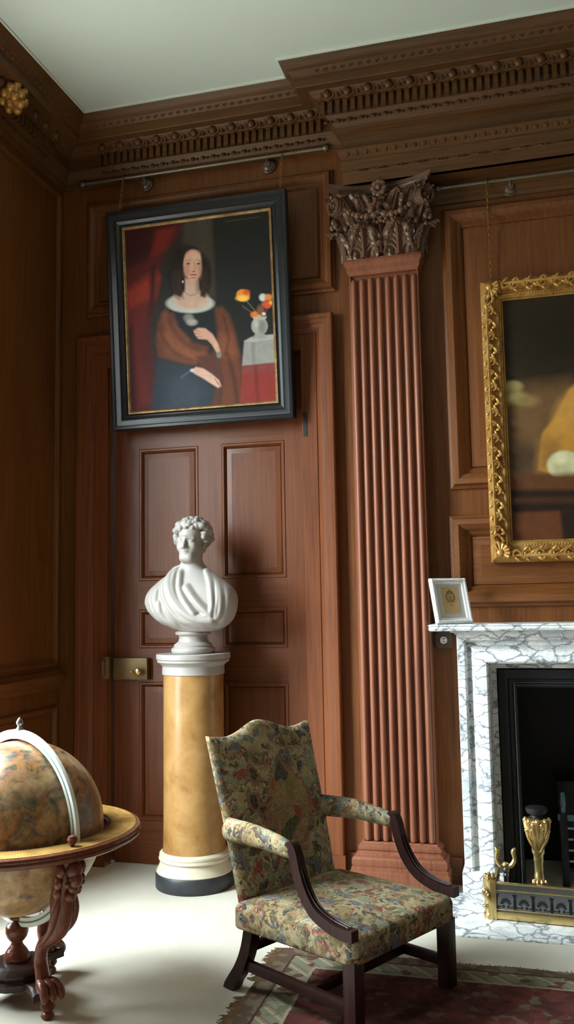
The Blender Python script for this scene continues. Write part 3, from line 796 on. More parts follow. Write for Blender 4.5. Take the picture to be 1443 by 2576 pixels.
# fender
FA = math.radians(-4.5)
fe = thing('fender', 'low brass fender with a pierced steel panel of fan shapes', 'fender', (-.232, -.535, .012), FA)
FLN, FD = 1.27, .26
m = MB()
for z0, z1, dd in ((.0, .036, .012), (.044, .049, .004), (.135, .141, .004), (.168, .176, .008)):
    m.box(.012, FLN - .012, -.004 - dd / 2, .008 + dd / 2, z0 + .006, z1 + .006, None, .002)
    for xx in (0, FLN): m.box(xx - .006, xx + .006, .01, FD, z0 + .006, z1 + .006)
m.build('rails', M_brass, fe)
m = MB(); m.box(.01, FLN - .01, .0, .006, .038, .178)
for xx in (0, FLN): m.box(xx - .003, xx + .003, .01, FD, .038, .178)
m.build('panel', M_steel, fe)
m = MB()
nf = 14; wv = (FLN - .03) / nf
for k in range(nf):
    c0 = .015 + (k + .5) * wv
    for q in range(-3, 4):
        a = q * .42
        p0 = (c0 + .010 * math.sin(a), .074 + .008 * math.cos(a)); p1 = (c0 + .030 * math.sin(a), .074 + .038 * math.cos(a))
        nx, nz = math.cos(a) * .0058, -math.sin(a) * .0058
        m.prism([(p0[0], p0[1]), ((p0[0] + 2 * p1[0]) / 3 + nx, (p0[1] + 2 * p1[1]) / 3 + nz), p1, ((p0[0] + 2 * p1[0]) / 3 - nx, (p0[1] + 2 * p1[1]) / 3 - nz)], -.0016, 0)
    for s in (-1, 1):
        arc = [(c0 + s * (.030 + .012 * math.cos(u)) + s * .002, .078 + .048 * math.sin(u)) for u in np.linspace(-.5, 1.5, 9)]
        m.tube([(a, -.001, b) for a, b in arc], .0036, 5)
        m.tube([(c0 + s * (.040 + .010 * math.cos(u)), -.001, .074 + .058 * math.sin(u)) for u in np.linspace(-.3, 1.2, 8)], .0026, 5)
        m.ellip((c0 + s * .012, -.001, .066), (.008, .0015, .0075), 8, 5)
        m.tube([(c0 + s * .022, -.001, .062), (c0 + s * .034, -.001, .066), (c0 + s * .042, -.001, .056)], .0034, 5)
m.build('pierced_pattern', M_iron, fe)
for xx in (0, FLN):
    s = -1 if xx == 0 else 1
    m = MB(); m.box(xx - .015, xx + .015, -.014, .014, 0, .19, None, .003)
    m.lathe([(.036, 0), (.036, .02), (.03, .028), (.03, .17), (.034, .178), (.034, .192), (.02, .2)], (xx + s * .018, .024, .0), 24)
    for q in range(-3, 4):
        a = q * .4
        m.ellip((xx + s * (.034 + .012 * math.cos(q)), -.004 + .016 * math.sin(a) * 1.2, .095 + .03 * math.cos(a)), (.010, .007, .024), 8, 6, None)
    m.ellip((xx + s * .04, -.002, .06), (.016, .014, .014), 10, 8)
    for q in range(5): m.ellip((xx + s * (.018 + .02 * math.cos(q * 1.25)), .02 + .02 * math.sin(q * 1.25), .205), (.011, .011, .012), 8, 6)
    m.build('corner_post', M_brass, fe)

# frame on the mantelpiece
yaw = math.radians(32)
f = thing('framed_card', 'small white frame with a printed crest on the mantelpiece', 'framed card', (-.40, -.235, 1.4763), yaw)
TL = RX(math.radians(-17))
fw, fh = .112, .262
m = MB(); m.rectframe(-fw, fw, 0, fh, [(0, -.004), (0, .014), (.004, .018), (.014, .020), (.02, .016), (.03, .014), (.034, .004)], 0, TL)
for k in range(22):
    for sx in (-1, 1): m.ellip((sx * (fw - .012), -.018, .01 + k * .0116), (.006, .005, .006), 6, 5, TL)
for k in range(19):
    for z in (.012, fh - .012): m.ellip((-fw + .012 + k * .0112, -.018, z), (.006, .005, .006), 6, 5, TL)
m.build('frame_moulding', M_white, f, 30)
m = MB(); m.box(-fw + .03, fw - .03, -.005, .003, .03, fh - .03, TL); m.build('mount', M_mount, f)
m = MB(); m.box(-.048, .050, -.0065, -.0045, .058, fh - .05, TL); card = m.build('card', M_card, f); card['label'] = 'buff card printed with a crest'
m = MB(); yy = -.0075
def strip(pts, r): m.tube([(a, yy, b) for a, b in pts], r, 5, TL, 1, .4)
cz = .158
strip([(-.016, cz + .018), (.016, cz + .018)], .002)
for k in range(5): m.ellip((-.015 + k * .0075, yy, cz + .024 + .004 * (1 - abs(k - 2) / 2)), (.003, .0006, .004), 6, 4, TL)
for s in (-1, 1): strip([(s * .016, cz + .019), (s * .011, cz + .031), (0, cz + .033)], .0012)
m.ellip((0, yy, cz + .038), (.0028, .0006, .003), 6, 4, TL)
for s in (-1, 1):
    strip([(s * .013 + .013 * s * math.cos(t) * .8, cz - .004 + .02 * math.sin(t)) for t in np.linspace(-1.3, 1.4, 9)], .0018)
    strip([(s * .007, cz + .012), (s * .012, cz - .006), (s * .006, cz - .018), (0, cz - .022)], .0013)
    for t in np.linspace(-1.2, 1.2, 7): m.ellip((s * .013 + .014 * s * math.cos(t), yy, cz - .004 + .022 * math.sin(t)), (.003, .0005, .0022), 6, 4, TL)
strip([(0, cz + .01), (0, cz - .018)], .001); strip([(-.008, cz - .004), (.008, cz - .004)], .001)
strip([(-.022, cz - .031), (.022, cz - .031)], .0016)
for a, pts in (('E', [(-.012, cz - .022), (-.006, cz - .022), (-.012, cz - .022), (-.012, cz - .026), (-.007, cz - .026), (-.012, cz - .026), (-.012, cz - .030), (-.006, cz - .030)]), ('R', [(.004, cz - .030), (.004, cz - .022), (.009, cz - .023), (.009, cz - .026), (.004, cz - .026), (.010, cz - .030)])): strip(pts, .0009)
for z, w_ in ((cz - .044, .010), (cz - .050, .007), (cz - .056, .009)): strip([(-w_, z), (w_, z)], .0006)
m.build('crest', M_ink, card)
m = MB()
m.prism([(-.035, .006), (.035, .006), (.025, .17), (-.025, .17)], 0, .004, T(0, .102, 0) @ RX(.13)); m.build('easel_leg', M_mount, f)

# switch plate by the chimneypiece
s_ = thing('bell_push', 'brown eight-sided plate with a round ivory button', 'bell push', (-.4825, 0, 1.378))
m = MB(); c = .05; b = .014
oc = [(-c + b, -c), (c - b, -c), (c, -c + b), (c, c - b), (c - b, c), (-c + b, c), (-c, c - b), (-c, -c + b)]
m.rings([[(x, -.0005, z) for x, z in oc], [(x, -.012, z) for x, z in oc], [(x * .93, -.018, z * .93) for x, z in oc]]); m.build('plate', M_bake, s_, 30)
m = MB(); m.lathe([(.021, 0), (.021, .005), (.018, .008), (.004, .009)], n=24, M=T(0, -.017, 0) @ RX(PI / 2)); bp = m.build('button', M_ivory, s_)
m = MB()
for z in (-.009, .009): m.ellip((.003, -.0265, z), (.005, .0015, .0035), 8, 5)
m.build('contacts', M_iron, bp)

# ------------------------------------------------------------------ painting on a vertex grid
PAL = lambda r, g, b: np.array(srgb(r, g, b)[:3])
class Paint:
    def __init__(s, px, uv_noise=.0):
        s.P = px; s.c = np.zeros((len(px), 3))
        s.P0 = px.copy()
    def blend(s, a, col):
        a = np.clip(a, 0, 1)[:, None]; s.c = s.c * (1 - a) + a * PAL(*col)
    def fill(s, col): s.c[:] = PAL(*col)
    def ell(s, cx, cy, rx, ry, col, soft=.25, ang=0, al=1):
        d = s.P - (cx, cy); c, n = math.cos(ang), math.sin(ang)
        u = (d[:, 0] * c + d[:, 1] * n) / rx; v = (-d[:, 0] * n + d[:, 1] * c) / ry
        r = np.sqrt(u * u + v * v); s.blend((1 + soft - r) / (2 * soft + 1e-6) * al if al == 1 else np.clip((1 + soft - r) / (2 * soft + 1e-6), 0, 1) * al, col)
    def poly(s, pts, col, soft=3, al=1):
        p = np.array(pts, float); x, y = s.P[:, 0], s.P[:, 1]
        ins = np.zeros(len(x), bool); dm = np.full(len(x), 1e9)
        for i in range(len(p)):
            a, b = p[i], p[(i + 1) % len(p)]
            e = b - a; w = s.P - a
            t = np.clip((w @ e) / max(e @ e, 1e-9), 0, 1)
            dm = np.minimum(dm, np.hypot(w[:, 0] - t * e[0], w[:, 1] - t * e[1]))
            cnd = (a[1] > y) != (b[1] > y)
            with np.errstate(divide='ignore', invalid='ignore'):
                xi = (b[0] - a[0]) * (y - a[1]) / (b[1] - a[1]) + a[0]
            ins ^= cnd & (x < xi)
        sd = np.where(ins, dm, -dm)
        s.blend(np.clip(sd / (2 * soft) + .5, 0, 1) * al, col)
    def line(s, pts, w, col, soft=1.5, al=1):
        p = np.array(pts, float); dm = np.full(len(s.P), 1e9)
        for a, b in zip(p[:-1], p[1:]):
            e = b - a; q = s.P - a; t = np.clip((q @ e) / max(e @ e, 1e-9), 0, 1)
            dm = np.minimum(dm, np.hypot(q[:, 0] - t * e[0], q[:, 1] - t * e[1]))
        s.blend(np.clip((w - dm) / (2 * soft) + .5, 0, 1) * al, col)
    def mottle(s, amt, sc):
        x, y = s.P0[:, 0] * sc, s.P0[:, 1] * sc; n = 0
        for k in range(1, 6):
            n = n + np.sin(x * k * 1.3 + 2.1 * k + 1.7 * np.sin(y * k * .9 + k)) * np.cos(y * k * 1.1 - k * 1.3 + 1.3 * np.sin(x * k * .7)) / k
        s.c *= (1 + amt * n / 2)[:, None]
def canvas(name, w, h, nu, nv, quad, mat, parent, fn, M):
    # w,h size; quad = corners (top left, top right, bottom right, bottom left) of the picture's own drawing frame
    src = np.array([(0, 0), (1, 0), (1, 1), (0, 1)], float); A = []; B = []
    for (u, v), (x, y) in zip(src, quad):
        A += [[u, v, 1, 0, 0, 0, -u * x, -v * x], [0, 0, 0, u, v, 1, -u * y, -v * y]]; B += [x, y]
    Hh = np.append(np.linalg.solve(np.array(A), np.array(B)), 1).reshape(3, 3)
    U, V = np.meshgrid(np.linspace(0, 1, nu + 1), np.linspace(0, 1, nv + 1))
    q = np.stack([U.ravel(), V.ravel(), np.ones(U.size)]); q = Hh @ q; px = (q[:2] / q[2]).T
    pa = Paint(px); fn(pa)
    mb = MB(); vs = [tuple(M @ Vector(((u - .5) * w, 0, (1 - v) * h))) for u, v in zip(U.ravel(), V.ravel())]
    fs = []
    for j in range(nv):
        for i in range(nu):
            a = j * (nu + 1) + i; fs.append((a, a + nu + 1, a + nu + 2, a + 1))
    mb.v = vs; mb.f = fs
    o = mb.build(name, mat, parent, 0, False)
    at = o.data.color_attributes.new('paint', 'FLOAT_COLOR', 'POINT')
    at.data.foreach_set('color', np.concatenate([np.clip(pa.c, 0, 1), np.ones((len(pa.c), 1))], 1).ravel())
    return o

def portrait(p):
    p.fill((40, 36, 33))
    p.poly([(470, 500), (556, 500), (556, 800), (470, 800)], (62, 55, 47), 8)
    p.poly([(540, 500), (720, 500), (720, 900), (556, 900)], (33, 33, 31), 6)
    p.poly([(300, 560), (474, 560), (452, 610), (418, 650), (402, 720), (398, 780), (385, 830), (392, 920), (404, 1060), (300, 1060)], (78, 24, 20), 6)
    p.poly([(300, 560), (474, 560), (430, 600), (380, 660), (318, 690)], (50, 16, 15), 9)
    p.poly([(320, 745), (400, 690), (410, 705), (396, 760), (330, 790)], (138, 44, 30), 10)
    p.poly([(400, 590), (450, 580), (425, 640), (388, 655)], (104, 32, 26), 8)
    p.poly([(332, 800), (372, 770), (360, 900), (385, 1020), (350, 1030)], (104, 32, 27), 14)
    p.poly([(318, 850), (338, 830), (346, 1040), (330, 1040)], (52, 16, 15), 8)
    p.poly([(385, 680), (402, 676), (394, 800), (382, 800)], (60, 20, 17), 6)
    # hair
    p.ell(478, 690, 46, 62, (36, 27, 22), .12); p.ell(455, 715, 26, 46, (34, 26, 22), .15); p.ell(524, 705, 17, 48, (36, 27, 22), .2)
    p.ell(484, 650, 30, 22, (40, 29, 23), .15)
    # shoulders, collar
    p.poly([(428, 760), (545, 756), (560, 800), (560, 860), (430, 860), (416, 800)], (28, 31, 34), 5)
    p.ell(486, 772, 60, 24, (184, 184, 176), .10)
    p.ell(488, 762, 44, 24, (196, 160, 140), .18)
    p.poly([(474, 710), (506, 712), (508, 745), (516, 764), (462, 764), (473, 742)], (190, 156, 138), 3)
    p.poly([(500, 712), (508, 716), (510, 748), (500, 740)], (140, 104, 90), 4, .7)
    p.line([(471, 743), (478, 749), (487, 752), (497, 751), (507, 746)], 1.0, (150, 116, 98), 1)
    # face
    p.ell(494, 677, 24.5, 38, (204, 158, 136), .09); p.ell(496, 656, 19, 15, (208, 166, 146), .4, 0, .8)
    p.ell(477, 690, 9, 16, (176, 116, 98), .6, 0, .7); p.ell(512, 690, 7, 18, (166, 112, 94), .6, 0, .6)
    p.line([(474, 667), (481, 663.5), (489, 664.5)], .8, (130, 92, 74), 1.2, .8); p.line([(501, 664.5), (508, 663.5), (514, 667)], .8, (130, 92, 74), 1.2, .8)
    p.ell(482, 673, 5, 2.4, (84, 60, 50), .4); p.ell(508, 673, 4.6, 2.4, (84, 60, 50), .4)
    p.line([(497, 668), (499, 684), (498, 690)], 1.6, (180, 128, 108), 1.5); p.line([(493, 692), (499, 693)], 1.4, (134, 84, 72), 1.2)
    p.line([(489, 701), (496, 700), (502, 701)], 1.8, (150, 66, 60), 1.2); p.ell(495, 708, 8, 2.4, (166, 112, 94), .6)
    p.poly([(455, 640), (474, 636), (468, 668), (472, 740), (462, 756), (448, 750), (440, 700)], (34, 25, 21), 3); p.poly([(514, 640), (522, 650), (530, 720), (524, 758), (512, 752), (517, 700)], (36, 27, 22), 3)
    for k in range(5):
        p.line([(446 + 5 * k, 690), (443 + 5 * k + 4 * math.sin(k), 722), (449 + 5 * k, 756 + 3 * (k % 3))], 1.6, (58, 44, 35), 3, .6)
        p.line([(516 + 3 * k, 690), (517 + 3 * k + 3 * math.sin(k * 2), 726), (513 + 3 * k, 754)], 1.4, (56, 43, 35), 3, .5)
    p.ell(468, 718, 2.2, 3.2, (190, 180, 170), .4)
    # shawl
    brown, hi, lo = (98, 54, 36), (126, 72, 46), (60, 34, 26)
    p.poly([(424, 782), (436, 800), (452, 830), (492, 870), (530, 880), (530, 905), (500, 925), (450, 920), (404, 905), (398, 870), (404, 820)], brown, 5)
    p.poly([(548, 784), (566, 780), (584, 800), (600, 850), (612, 905), (618, 1030), (560, 1040), (566, 960), (548, 890), (556, 850)], brown, 6)
    p.poly([(410, 850), (440, 830), (490, 890), (520, 900), (490, 918), (430, 900)], hi, 12, .8)
    p.line([(420, 800), (430, 830), (450, 864), (486, 892), (520, 900)], 5, hi, 8, .7); p.line([(410, 835), (420, 866), (446, 896), (486, 912)], 3.5, lo, 7, .6); p.line([(432, 812), (444, 842), (470, 872), (508, 888)], 3, lo, 7, .6); p.line([(426, 850), (446, 880), (480, 900), (516, 908)], 3, (140, 84, 56), 7, .5); p.line([(440, 800), (452, 832), (480, 862)], 3, hi, 6, .6)
    p.poly([(560, 850), (590, 850), (604, 900), (580, 915), (556, 890)], hi, 10, .8); p.line([(570, 800), (584, 860), (574, 900)], 2, lo, 4, .7)
    p.line([(580, 900), (596, 960), (604, 1020)], 4, lo, 6, .8)
    p.poly([(500, 905), (560, 890), (566, 960), (556, 1040), (530, 1040), (545, 980), (510, 930)], (84, 48, 38), 6)
    # skirt
    p.poly([(400, 915), (440, 918), (486, 930), (520, 955), (548, 985), (528, 1045), (380, 1050), (392, 980)], (42, 50, 60), 6)
    p.poly([(430, 960), (480, 950), (520, 985), (500, 1030), (420, 1040)], (54, 62, 72), 16, .8)
    p.line([(462, 956), (488, 938)], 1.6, (96, 104, 112), 3, .6)
    # brooch and hands
    p.ell(482, 808, 12, 10, (128, 124, 118), .4); p.ell(490, 819, 13, 8, (160, 156, 150), .4)
    sk, sd = (198, 152, 130), (150, 100, 84)
    p.poly([(494, 840), (506, 833), (524, 834), (542, 848), (556, 872), (562, 892), (553, 896), (540, 874), (528, 862), (506, 860), (498, 850)], sk, 2.2)
    for a, b in (((495, 839), (508, 841)), ((497, 847), (510, 849)), ((500, 854), (514, 855))): p.line([a, b], .9, sd, 1)
    p.ell(558, 900, 6, 8, (120, 120, 116), .4)
    p.poly([(488, 938), (500, 930), (518, 934), (540, 948), (558, 964), (563, 978), (555, 982), (538, 972), (516, 958), (494, 946)], (204, 164, 144), 2.2)
    for k in range(3): p.line([(546 + 3 * k, 958 + 4 * k), (556 + 2 * k, 974 + 2 * k)], .8, sd, 1)
    p.ell(490, 939, 5, 4, (190, 190, 188), .4)
    # flowers, vase and table
    p.poly([(622, 866), (640, 856), (720, 846), (720, 918), (616, 928)], (142, 139, 134), 2); p.poly([(640, 868), (648, 868), (650, 926), (642, 927)], (112, 110, 106), 4, .7)
    p.poly([(622, 866), (640, 856), (720, 846), (720, 858), (640, 868)], (164, 160, 154), 2)
    p.poly([(616, 928), (720, 917), (720, 1020), (610, 1040)], (128, 46, 40), 2); p.poly([(616, 930), (720, 918), (720, 936), (616, 948)], (118, 62, 56), 5, .8); p.line([(650, 930), (656, 1020)], 3, (88, 34, 30), 5, .8)
    p.line([(628, 765), (650, 790), (658, 806)], 1.5, (92, 92, 64), 1.2); p.line([(618, 778), (640, 794), (654, 808)], 1.2, (110, 84, 60), 1.2); p.line([(668, 770), (664, 806)], 1.4, (80, 84, 56), 1.2); p.line([(684, 780), (670, 806)], 1.3, (110, 70, 50), 1.2)
    p.ell(620, 752, 17, 15, (228, 132, 52), .12, .2); p.ell(618, 759, 15, 7, (238, 192, 80), .4); p.ell(628, 744, 9, 6, (206, 88, 40), .4)
    p.ell(670, 757, 9, 9, (196, 206, 198), .3); p.ell(684, 757, 10, 8, (220, 130, 60), .3); p.ell(680, 775, 12, 9, (206, 84, 50), .25); p.ell(690, 770, 5, 5, (240, 160, 80), .3)
    p.ell(650, 800, 11, 8, (214, 116, 52), .3); p.ell(664, 790, 9, 14, (120, 78, 54), .4); p.ell(672, 798, 5, 4, (214, 206, 190), .3); p.ell(660, 804, 6, 4, (220, 150, 80), .3)
    p.ell(661, 828, 21, 22, (152, 150, 142), .07); p.ell(668, 830, 10, 18, (116, 114, 108), .5, 0, .7); p.ell(652, 822, 6, 12, (186, 184, 176), .5, 0, .7)
    p.poly([(644, 806), (680, 804), (676, 812), (648, 814)], (170, 168, 160), 1.5); p.poly([(650, 848), (672, 847), (682, 858), (642, 860)], (146, 144, 136), 2)
    for k in range(14): p.line([(576 + k * 6.5, 569 - k * .9), (580 + k * 6.5, 566 - k * .9 + (k % 3))], .8, (96, 82, 50), 1, .7)
    p.mottle(.10, .11)
def landscape(p):
    p.fill((50, 40, 27))
    p.poly([(1240, 740), (1760, 700), (1760, 900), (1440, 960), (1240, 960)], (48, 38, 25), 20); p.ell(1420, 850, 120, 90, (36, 29, 20), .6)
    p.poly([(1260, 985), (1443, 960), (1420, 1090), (1370, 1190), (1260, 1190)], (104, 76, 48), 26)
    p.poly([(1280, 1030), (1300, 1020), (1310, 1180), (1280, 1190)], (76, 58, 40), 14); p.ell(1320, 1150, 50, 40, (70, 52, 36), .5)
    p.ell(1300, 975, 24, 14, (148, 132, 86), .3); p.ell(1306, 1003, 30, 18, (142, 126, 80), .35); p.ell(1340, 1010, 26, 14, (128, 104, 64), .5)
    p.poly([(1443, 982), (1500, 930), (1600, 930), (1640, 1180), (1400, 1190), (1362, 1180), (1372, 1092), (1405, 1050)], (172, 122, 52), 4)
    p.poly([(1368, 1110), (1420, 1100), (1430, 1180), (1360, 1185)], (140, 98, 46), 16); p.ell(1440, 1030, 26, 50, (188, 138, 66), .6, .5, .7)
    p.ell(1560, 900, 34, 44, (186, 142, 104), .15); p.ell(1558, 862, 44, 30, (60, 40, 26), .25)
    p.ell(1432, 1168, 46, 36, (188, 180, 140), .10); p.ell(1424, 1178, 22, 16, (160, 150, 112), .5, 0, .7); p.ell(1446, 1196, 22, 12, (128, 116, 80), .5, 0, .6); p.ell(1420, 1150, 16, 12, (206, 200, 160), .5, 0, .7)
    p.poly([(1270, 1195), (1760, 1180), (1760, 1225), (1270, 1232)], (86, 52, 30), 7); p.poly([(1270, 1232), (1760, 1225), (1760, 1246), (1270, 1254)], (40, 26, 18), 6)
    p.poly([(1270, 1252), (1760, 1244), (1760, 1400), (1270, 1400)], (72, 42, 26), 8); p.poly([(1270, 1262), (1760, 1254), (1760, 1282), (1270, 1286)], (36, 26, 18), 8)
    p.poly([(1300, 1288), (1418, 1282), (1426, 1356), (1300, 1362)], (88, 50, 28), 4); p.poly([(1420, 1282), (1470, 1280), (1470, 1370), (1428, 1370)], (38, 26, 18), 5)
    p.mottle(.14, .06)

# ebony framed portrait, tilted forward from its chains
pt = thing('portrait_painting', 'black framed portrait of a dark haired lady in a brown shawl', 'painting', (-1.93, -.075, 2.735))
pt.rotation_euler = (math.radians(4.9), 0, 0)
PW, PH = 1.205, 1.415
M0 = Matrix.Identity(4)
m = MB(); m.rectframe(-PW / 2, PW / 2, 0, PH, [(0, -.03), (0, .03), (.006, .036), (.022, .038), (.028, .03), (.05, .026), (.062, .028), (.066, .02), (.084, .012), (.09, .014), (.094, .008), (.105, 0)])
m.box(-PW / 2 + .05, PW / 2 - .05, .012, .03, .05, PH - .05)
m.build('frame', M_ebony, pt, 30)
m = MB(); m.rectframe(-PW / 2 + .10, PW / 2 - .10, .10, PH - .10, [(0, .0), (.002, .010), (.010, .011), (.017, .005), (.02, .0)]); m.build('gilt_slip', M_slip, pt, 30)
cw, ch = PW - .238, PH - .238
canvas('canvas', cw, ch, 250, 290, [(322, 590), (686, 542), (701, 1013), (335, 1042)], m_canvas('portrait_oil_paint'), pt, portrait, T(0, -.002, .119))

# gilt framed painting over the mantelpiece
gp = thing('landscape_painting', 'dark oil painting in a wide carved gilt frame above the mantelpiece', 'painting', (.385, -.055, 1.815))
GW, GH = 1.155, 1.655
m = MB(); m.rectframe(-GW / 2, GW / 2, 0, GH, [(0, -.03), (0, .012), (.004, .018), (.026, .058), (.032, .064), (.042, .06), (.052, .046), (.066, .03), (.085, .026), (.092, .03), (.1, .032), (.104, .024), (.112, .022), (.118, .008), (.124, .006), (.126, -.01)])
m.box(-GW / 2 + .06, GW / 2 - .06, .008, .03, .06, GH - .06)
m.build('frame', M_gilt, gp, 30)
def orn(mb, M, r, s=1):                          # one scroll with leaf
    mb.tube([(math.cos(t) * r * (1 - t / 9), 0, math.sin(t) * r * (1 - t / 9) * s) for t in np.linspace(.2, 4.6, 16)], [.004 + .0065 * math.sin(PI * (k + 1) / 18) for k in range(16)], 6, M)
    mb.ellip((r * .9, 0, -r * .7 * s), (.021, .009, .010), 8, 6, M @ RY(.6 * s)); mb.ellip((-r * .7, 0, r * .9 * s), (.019, .009, .009), 6, 5, M @ RY(-.5 * s))
m = MB()
for hgt, horiz in ((0, 1), (GH, 1), (-GW / 2, 0), (GW / 2, 0)):
    L = GW if horiz else GH; n = int((L - .3) / .075)
    for k in range(n):
        q = .15 + (k + .5) * (L - .3) / n; s = 1 if k % 2 else -1
        if horiz: M = T(-GW / 2 + q, -.0535, .047 if hgt == 0 else GH - .047)
        else: M = T(hgt + (.047 if hgt < 0 else -.047), -.0535, q) @ RY(PI / 2)
        orn(m, M, .027, s); m.ellip((.036, .002, -.012 * s), (.010, .008, .019), 8, 6, M @ RY(.5 * s)); m.ellip((.030, .004, .016 * s), (.018, .007, .008), 8, 6, M @ RY(-.7 * s)); m.ellip((.0, .002, 0), (.011, .009, .011), 8, 6, M); m.ellip((-.024, .004, -.018 * s), (.014, .007, .008), 8, 6, M @ RY(.9 * s))
    n = int(L / .02)
    for k in range(n):
        q = .1 + (k + .5) * (L - .2) / n
        if horiz: m.ellip((-GW / 2 + q, -.031, .097 if hgt == 0 else GH - .097), (.0075, .005, .005), 6, 4)
        else: m.ellip((hgt + (.097 if hgt < 0 else -.097), -.031, q), (.005, .005, .0075), 6, 4)
m.build('scrollwork', M_gilt, gp)
for sx in (-1, 1):
    for z in (0, GH):
        m = MB(); sz = 1 if z == 0 else -1
        Mc = T(sx * (GW / 2 - .055), -.060, z + sz * .055) @ SCL(-sx, 1, sz)
        for k in range(7):
            a = -.5 + k * .43
            m.tube([(.01 * math.cos(a), 0, .01 * math.sin(a)), (.05 * math.cos(a), -.008, .05 * math.sin(a)), (.068 * math.cos(a + .15), .004, .068 * math.sin(a + .15))], [.010, .013, .005], 6, Mc)
        orn(m, Mc @ T(.085, 0, -.012), .026, 1); orn(m, Mc @ T(-.012, 0, .085) @ RY(PI / 2), .026, -1)
        m.ellip((0, -.006, 0), (.022, .016, .022), 10, 8, Mc)
        m.build('corner_carving', M_gilt, gp)
canvas('canvas', GW - .25, GH - .25, 170, 240, [(1275, 767), (1711, 712), (1749, 1340), (1295, 1355)], m_canvas('landscape_oil_paint'), gp, landscape, T(0, -.004, .125))

# picture rods and chains
def rod(x0, x1, z, knobs, label):
    y = -.052
    o = thing('picture_rod', label, 'picture rail', ((x0 + x1) / 2, y, z), 0, None)
    c = (x0 + x1) / 2
    m = MB(); m.tube([(x0 - c, 0, 0), (x1 - c, 0, 0)], .0125, 12); m.build('rod', M_rod, o)
    for x in (x0 - c, x1 - c):
        m = MB(); m.ellip((x, 0, 0), (.026, .02, .02)); m.tube([(x, 0, 0), (x, .05, 0)], .008, 8); m.build('finial', M_rod, o)
    for x in knobs:
        m = MB(); m.lathe([(.042, 0), (.042, .008), (.03, .014), (.034, .024), (.034, .03), (.02, .038), (.018, .046)], n=24, M=T(x - c, .05, -.045) @ RX(PI / 2)); m.lathe([(.040, .010), (.046, .014), (.040, .018)], n=24, M=T(x - c, .05, -.045) @ RX(PI / 2)); m.lathe([(.030, .026), (.036, .029), (.030, .032)], n=24, M=T(x - c, .05, -.045) @ RX(PI / 2))
        m.tube([(x - c, .012, -.045), (x - c, .0, -.02), (x - c, -.002, .016)], .007, 8)
        m.build('bracket', M_knob, o)
rod(-2.79, -1.105, 4.452, (-2.34, -1.49), 'grey metal picture rod above the black framed portrait')
rod(-.42, 1.2, 4.088, (.005, .76), 'grey metal picture rod above the gilt framed painting')
def chain(x, zt, zb, yt, yb, label):
    o = thing('picture_chain', label, 'chain', (x, yt, zb))
    m = MB()
    hk = [(0, -.016, zt - zb - .04), (0, -.017, zt - zb), (0, -.009, zt - zb + .0165), (0, .006, zt - zb + .0165), (0, .016, zt - zb + .004)]
    m.tube(interp(hk, 12), .0035, 6); m.build('hook', M_chain, o)
    m = MB(); L = zt - zb - .04; n = max(2, int(L / .021))
    for k in range(n):
        z = L - (k + .5) * L / n; t = 1 - z / L; yy = -.016 * (1 - t) + (yb - yt) * t
        a = PI / 2 * (k % 2) + .4
        ring = [(.0065 * math.cos(q) * math.cos(a), yy + .0065 * math.cos(q) * math.sin(a), z + .0135 * math.sin(q)) for q in np.linspace(0, 2 * PI, 9)]
        m.tube(ring, .0022, 5)
    m.build('links', M_chain, o)
chain(-2.485, 4.452, 4.13, -.052, -.135, 'brass chain holding the left side of the lady portrait')
chain(-1.388, 4.452, 4.13, -.052, -.135, 'brass chain holding the right side of the lady portrait')
chain(-.13, 4.088, 3.455, -.052, -.045, 'brass chain holding the gilt framed painting')

# gilded finial high on the left wall
gf = thing('gilt_finial', 'carved gilt finial under the cornice at the left edge', 'finial', (LX + .16, -.90, 4.60), 0)
m = MB(); m.tube([(-.155, 0, 0), (-.04, 0, 0)], .018, 12); m.build('stem', M_gilt, gf)
m = MB(); m.ellip((0, 0, 0), (.07, .075, .08), 16, 12)
for k in range(26):
    z = 1 - 2 * (k + .5) / 26; r = math.sqrt(1 - z * z); a = k * 2.4
    m.ellip((.068 * r * math.cos(a), .072 * r * math.sin(a), .078 * z), (.028, .028, .03), 8, 6)
m.build('carved_knob', M_gilt, gf)

# ------------------------------------------------------------------ pedestal and bust
pd = thing('pedestal', 'round ochre marble column pedestal with a white cap', 'pedestal', (-1.93, -.27, 0))
m = MB(); m.lathe([(.222, 0), (.226, .006), (.226, .078), (.222, .084)], n=64); q = m.build('plinth', M_black, pd); q['label'] = 'black slate plinth'
m = MB(); m.lathe([(.218, .084), (.222, .09), (.214, .105), (.203, .128), (.197, .145), (.194, .149), (.203, .152), (.208, .16), (.205, .17), (.200, .173), (.204, .178), (.203, .188), (.194, .196), (.187, .2), (.18, .21)], n=64)
m.build('base', M_cream, pd)
m = MB(); m.lathe([(.187, .195), (.181, .225), (.179, .4), (.178, .8), (.177, 1.205)], n=64); q = m.build('shaft', M_sienna, pd); q['label'] = 'ochre marble shaft'
m = MB(); m.lathe([(.176, 1.2), (.184, 1.204), (.184, 1.212), (.183, 1.25), (.192, 1.262), (.206, 1.270), (.213, 1.276), (.213, 1.287), (.209, 1.289), (.217, 1.291), (.219, 1.297), (.219, 1.318), (.216, 1.322)], n=64)
m.build('cap', M_bust, pd)

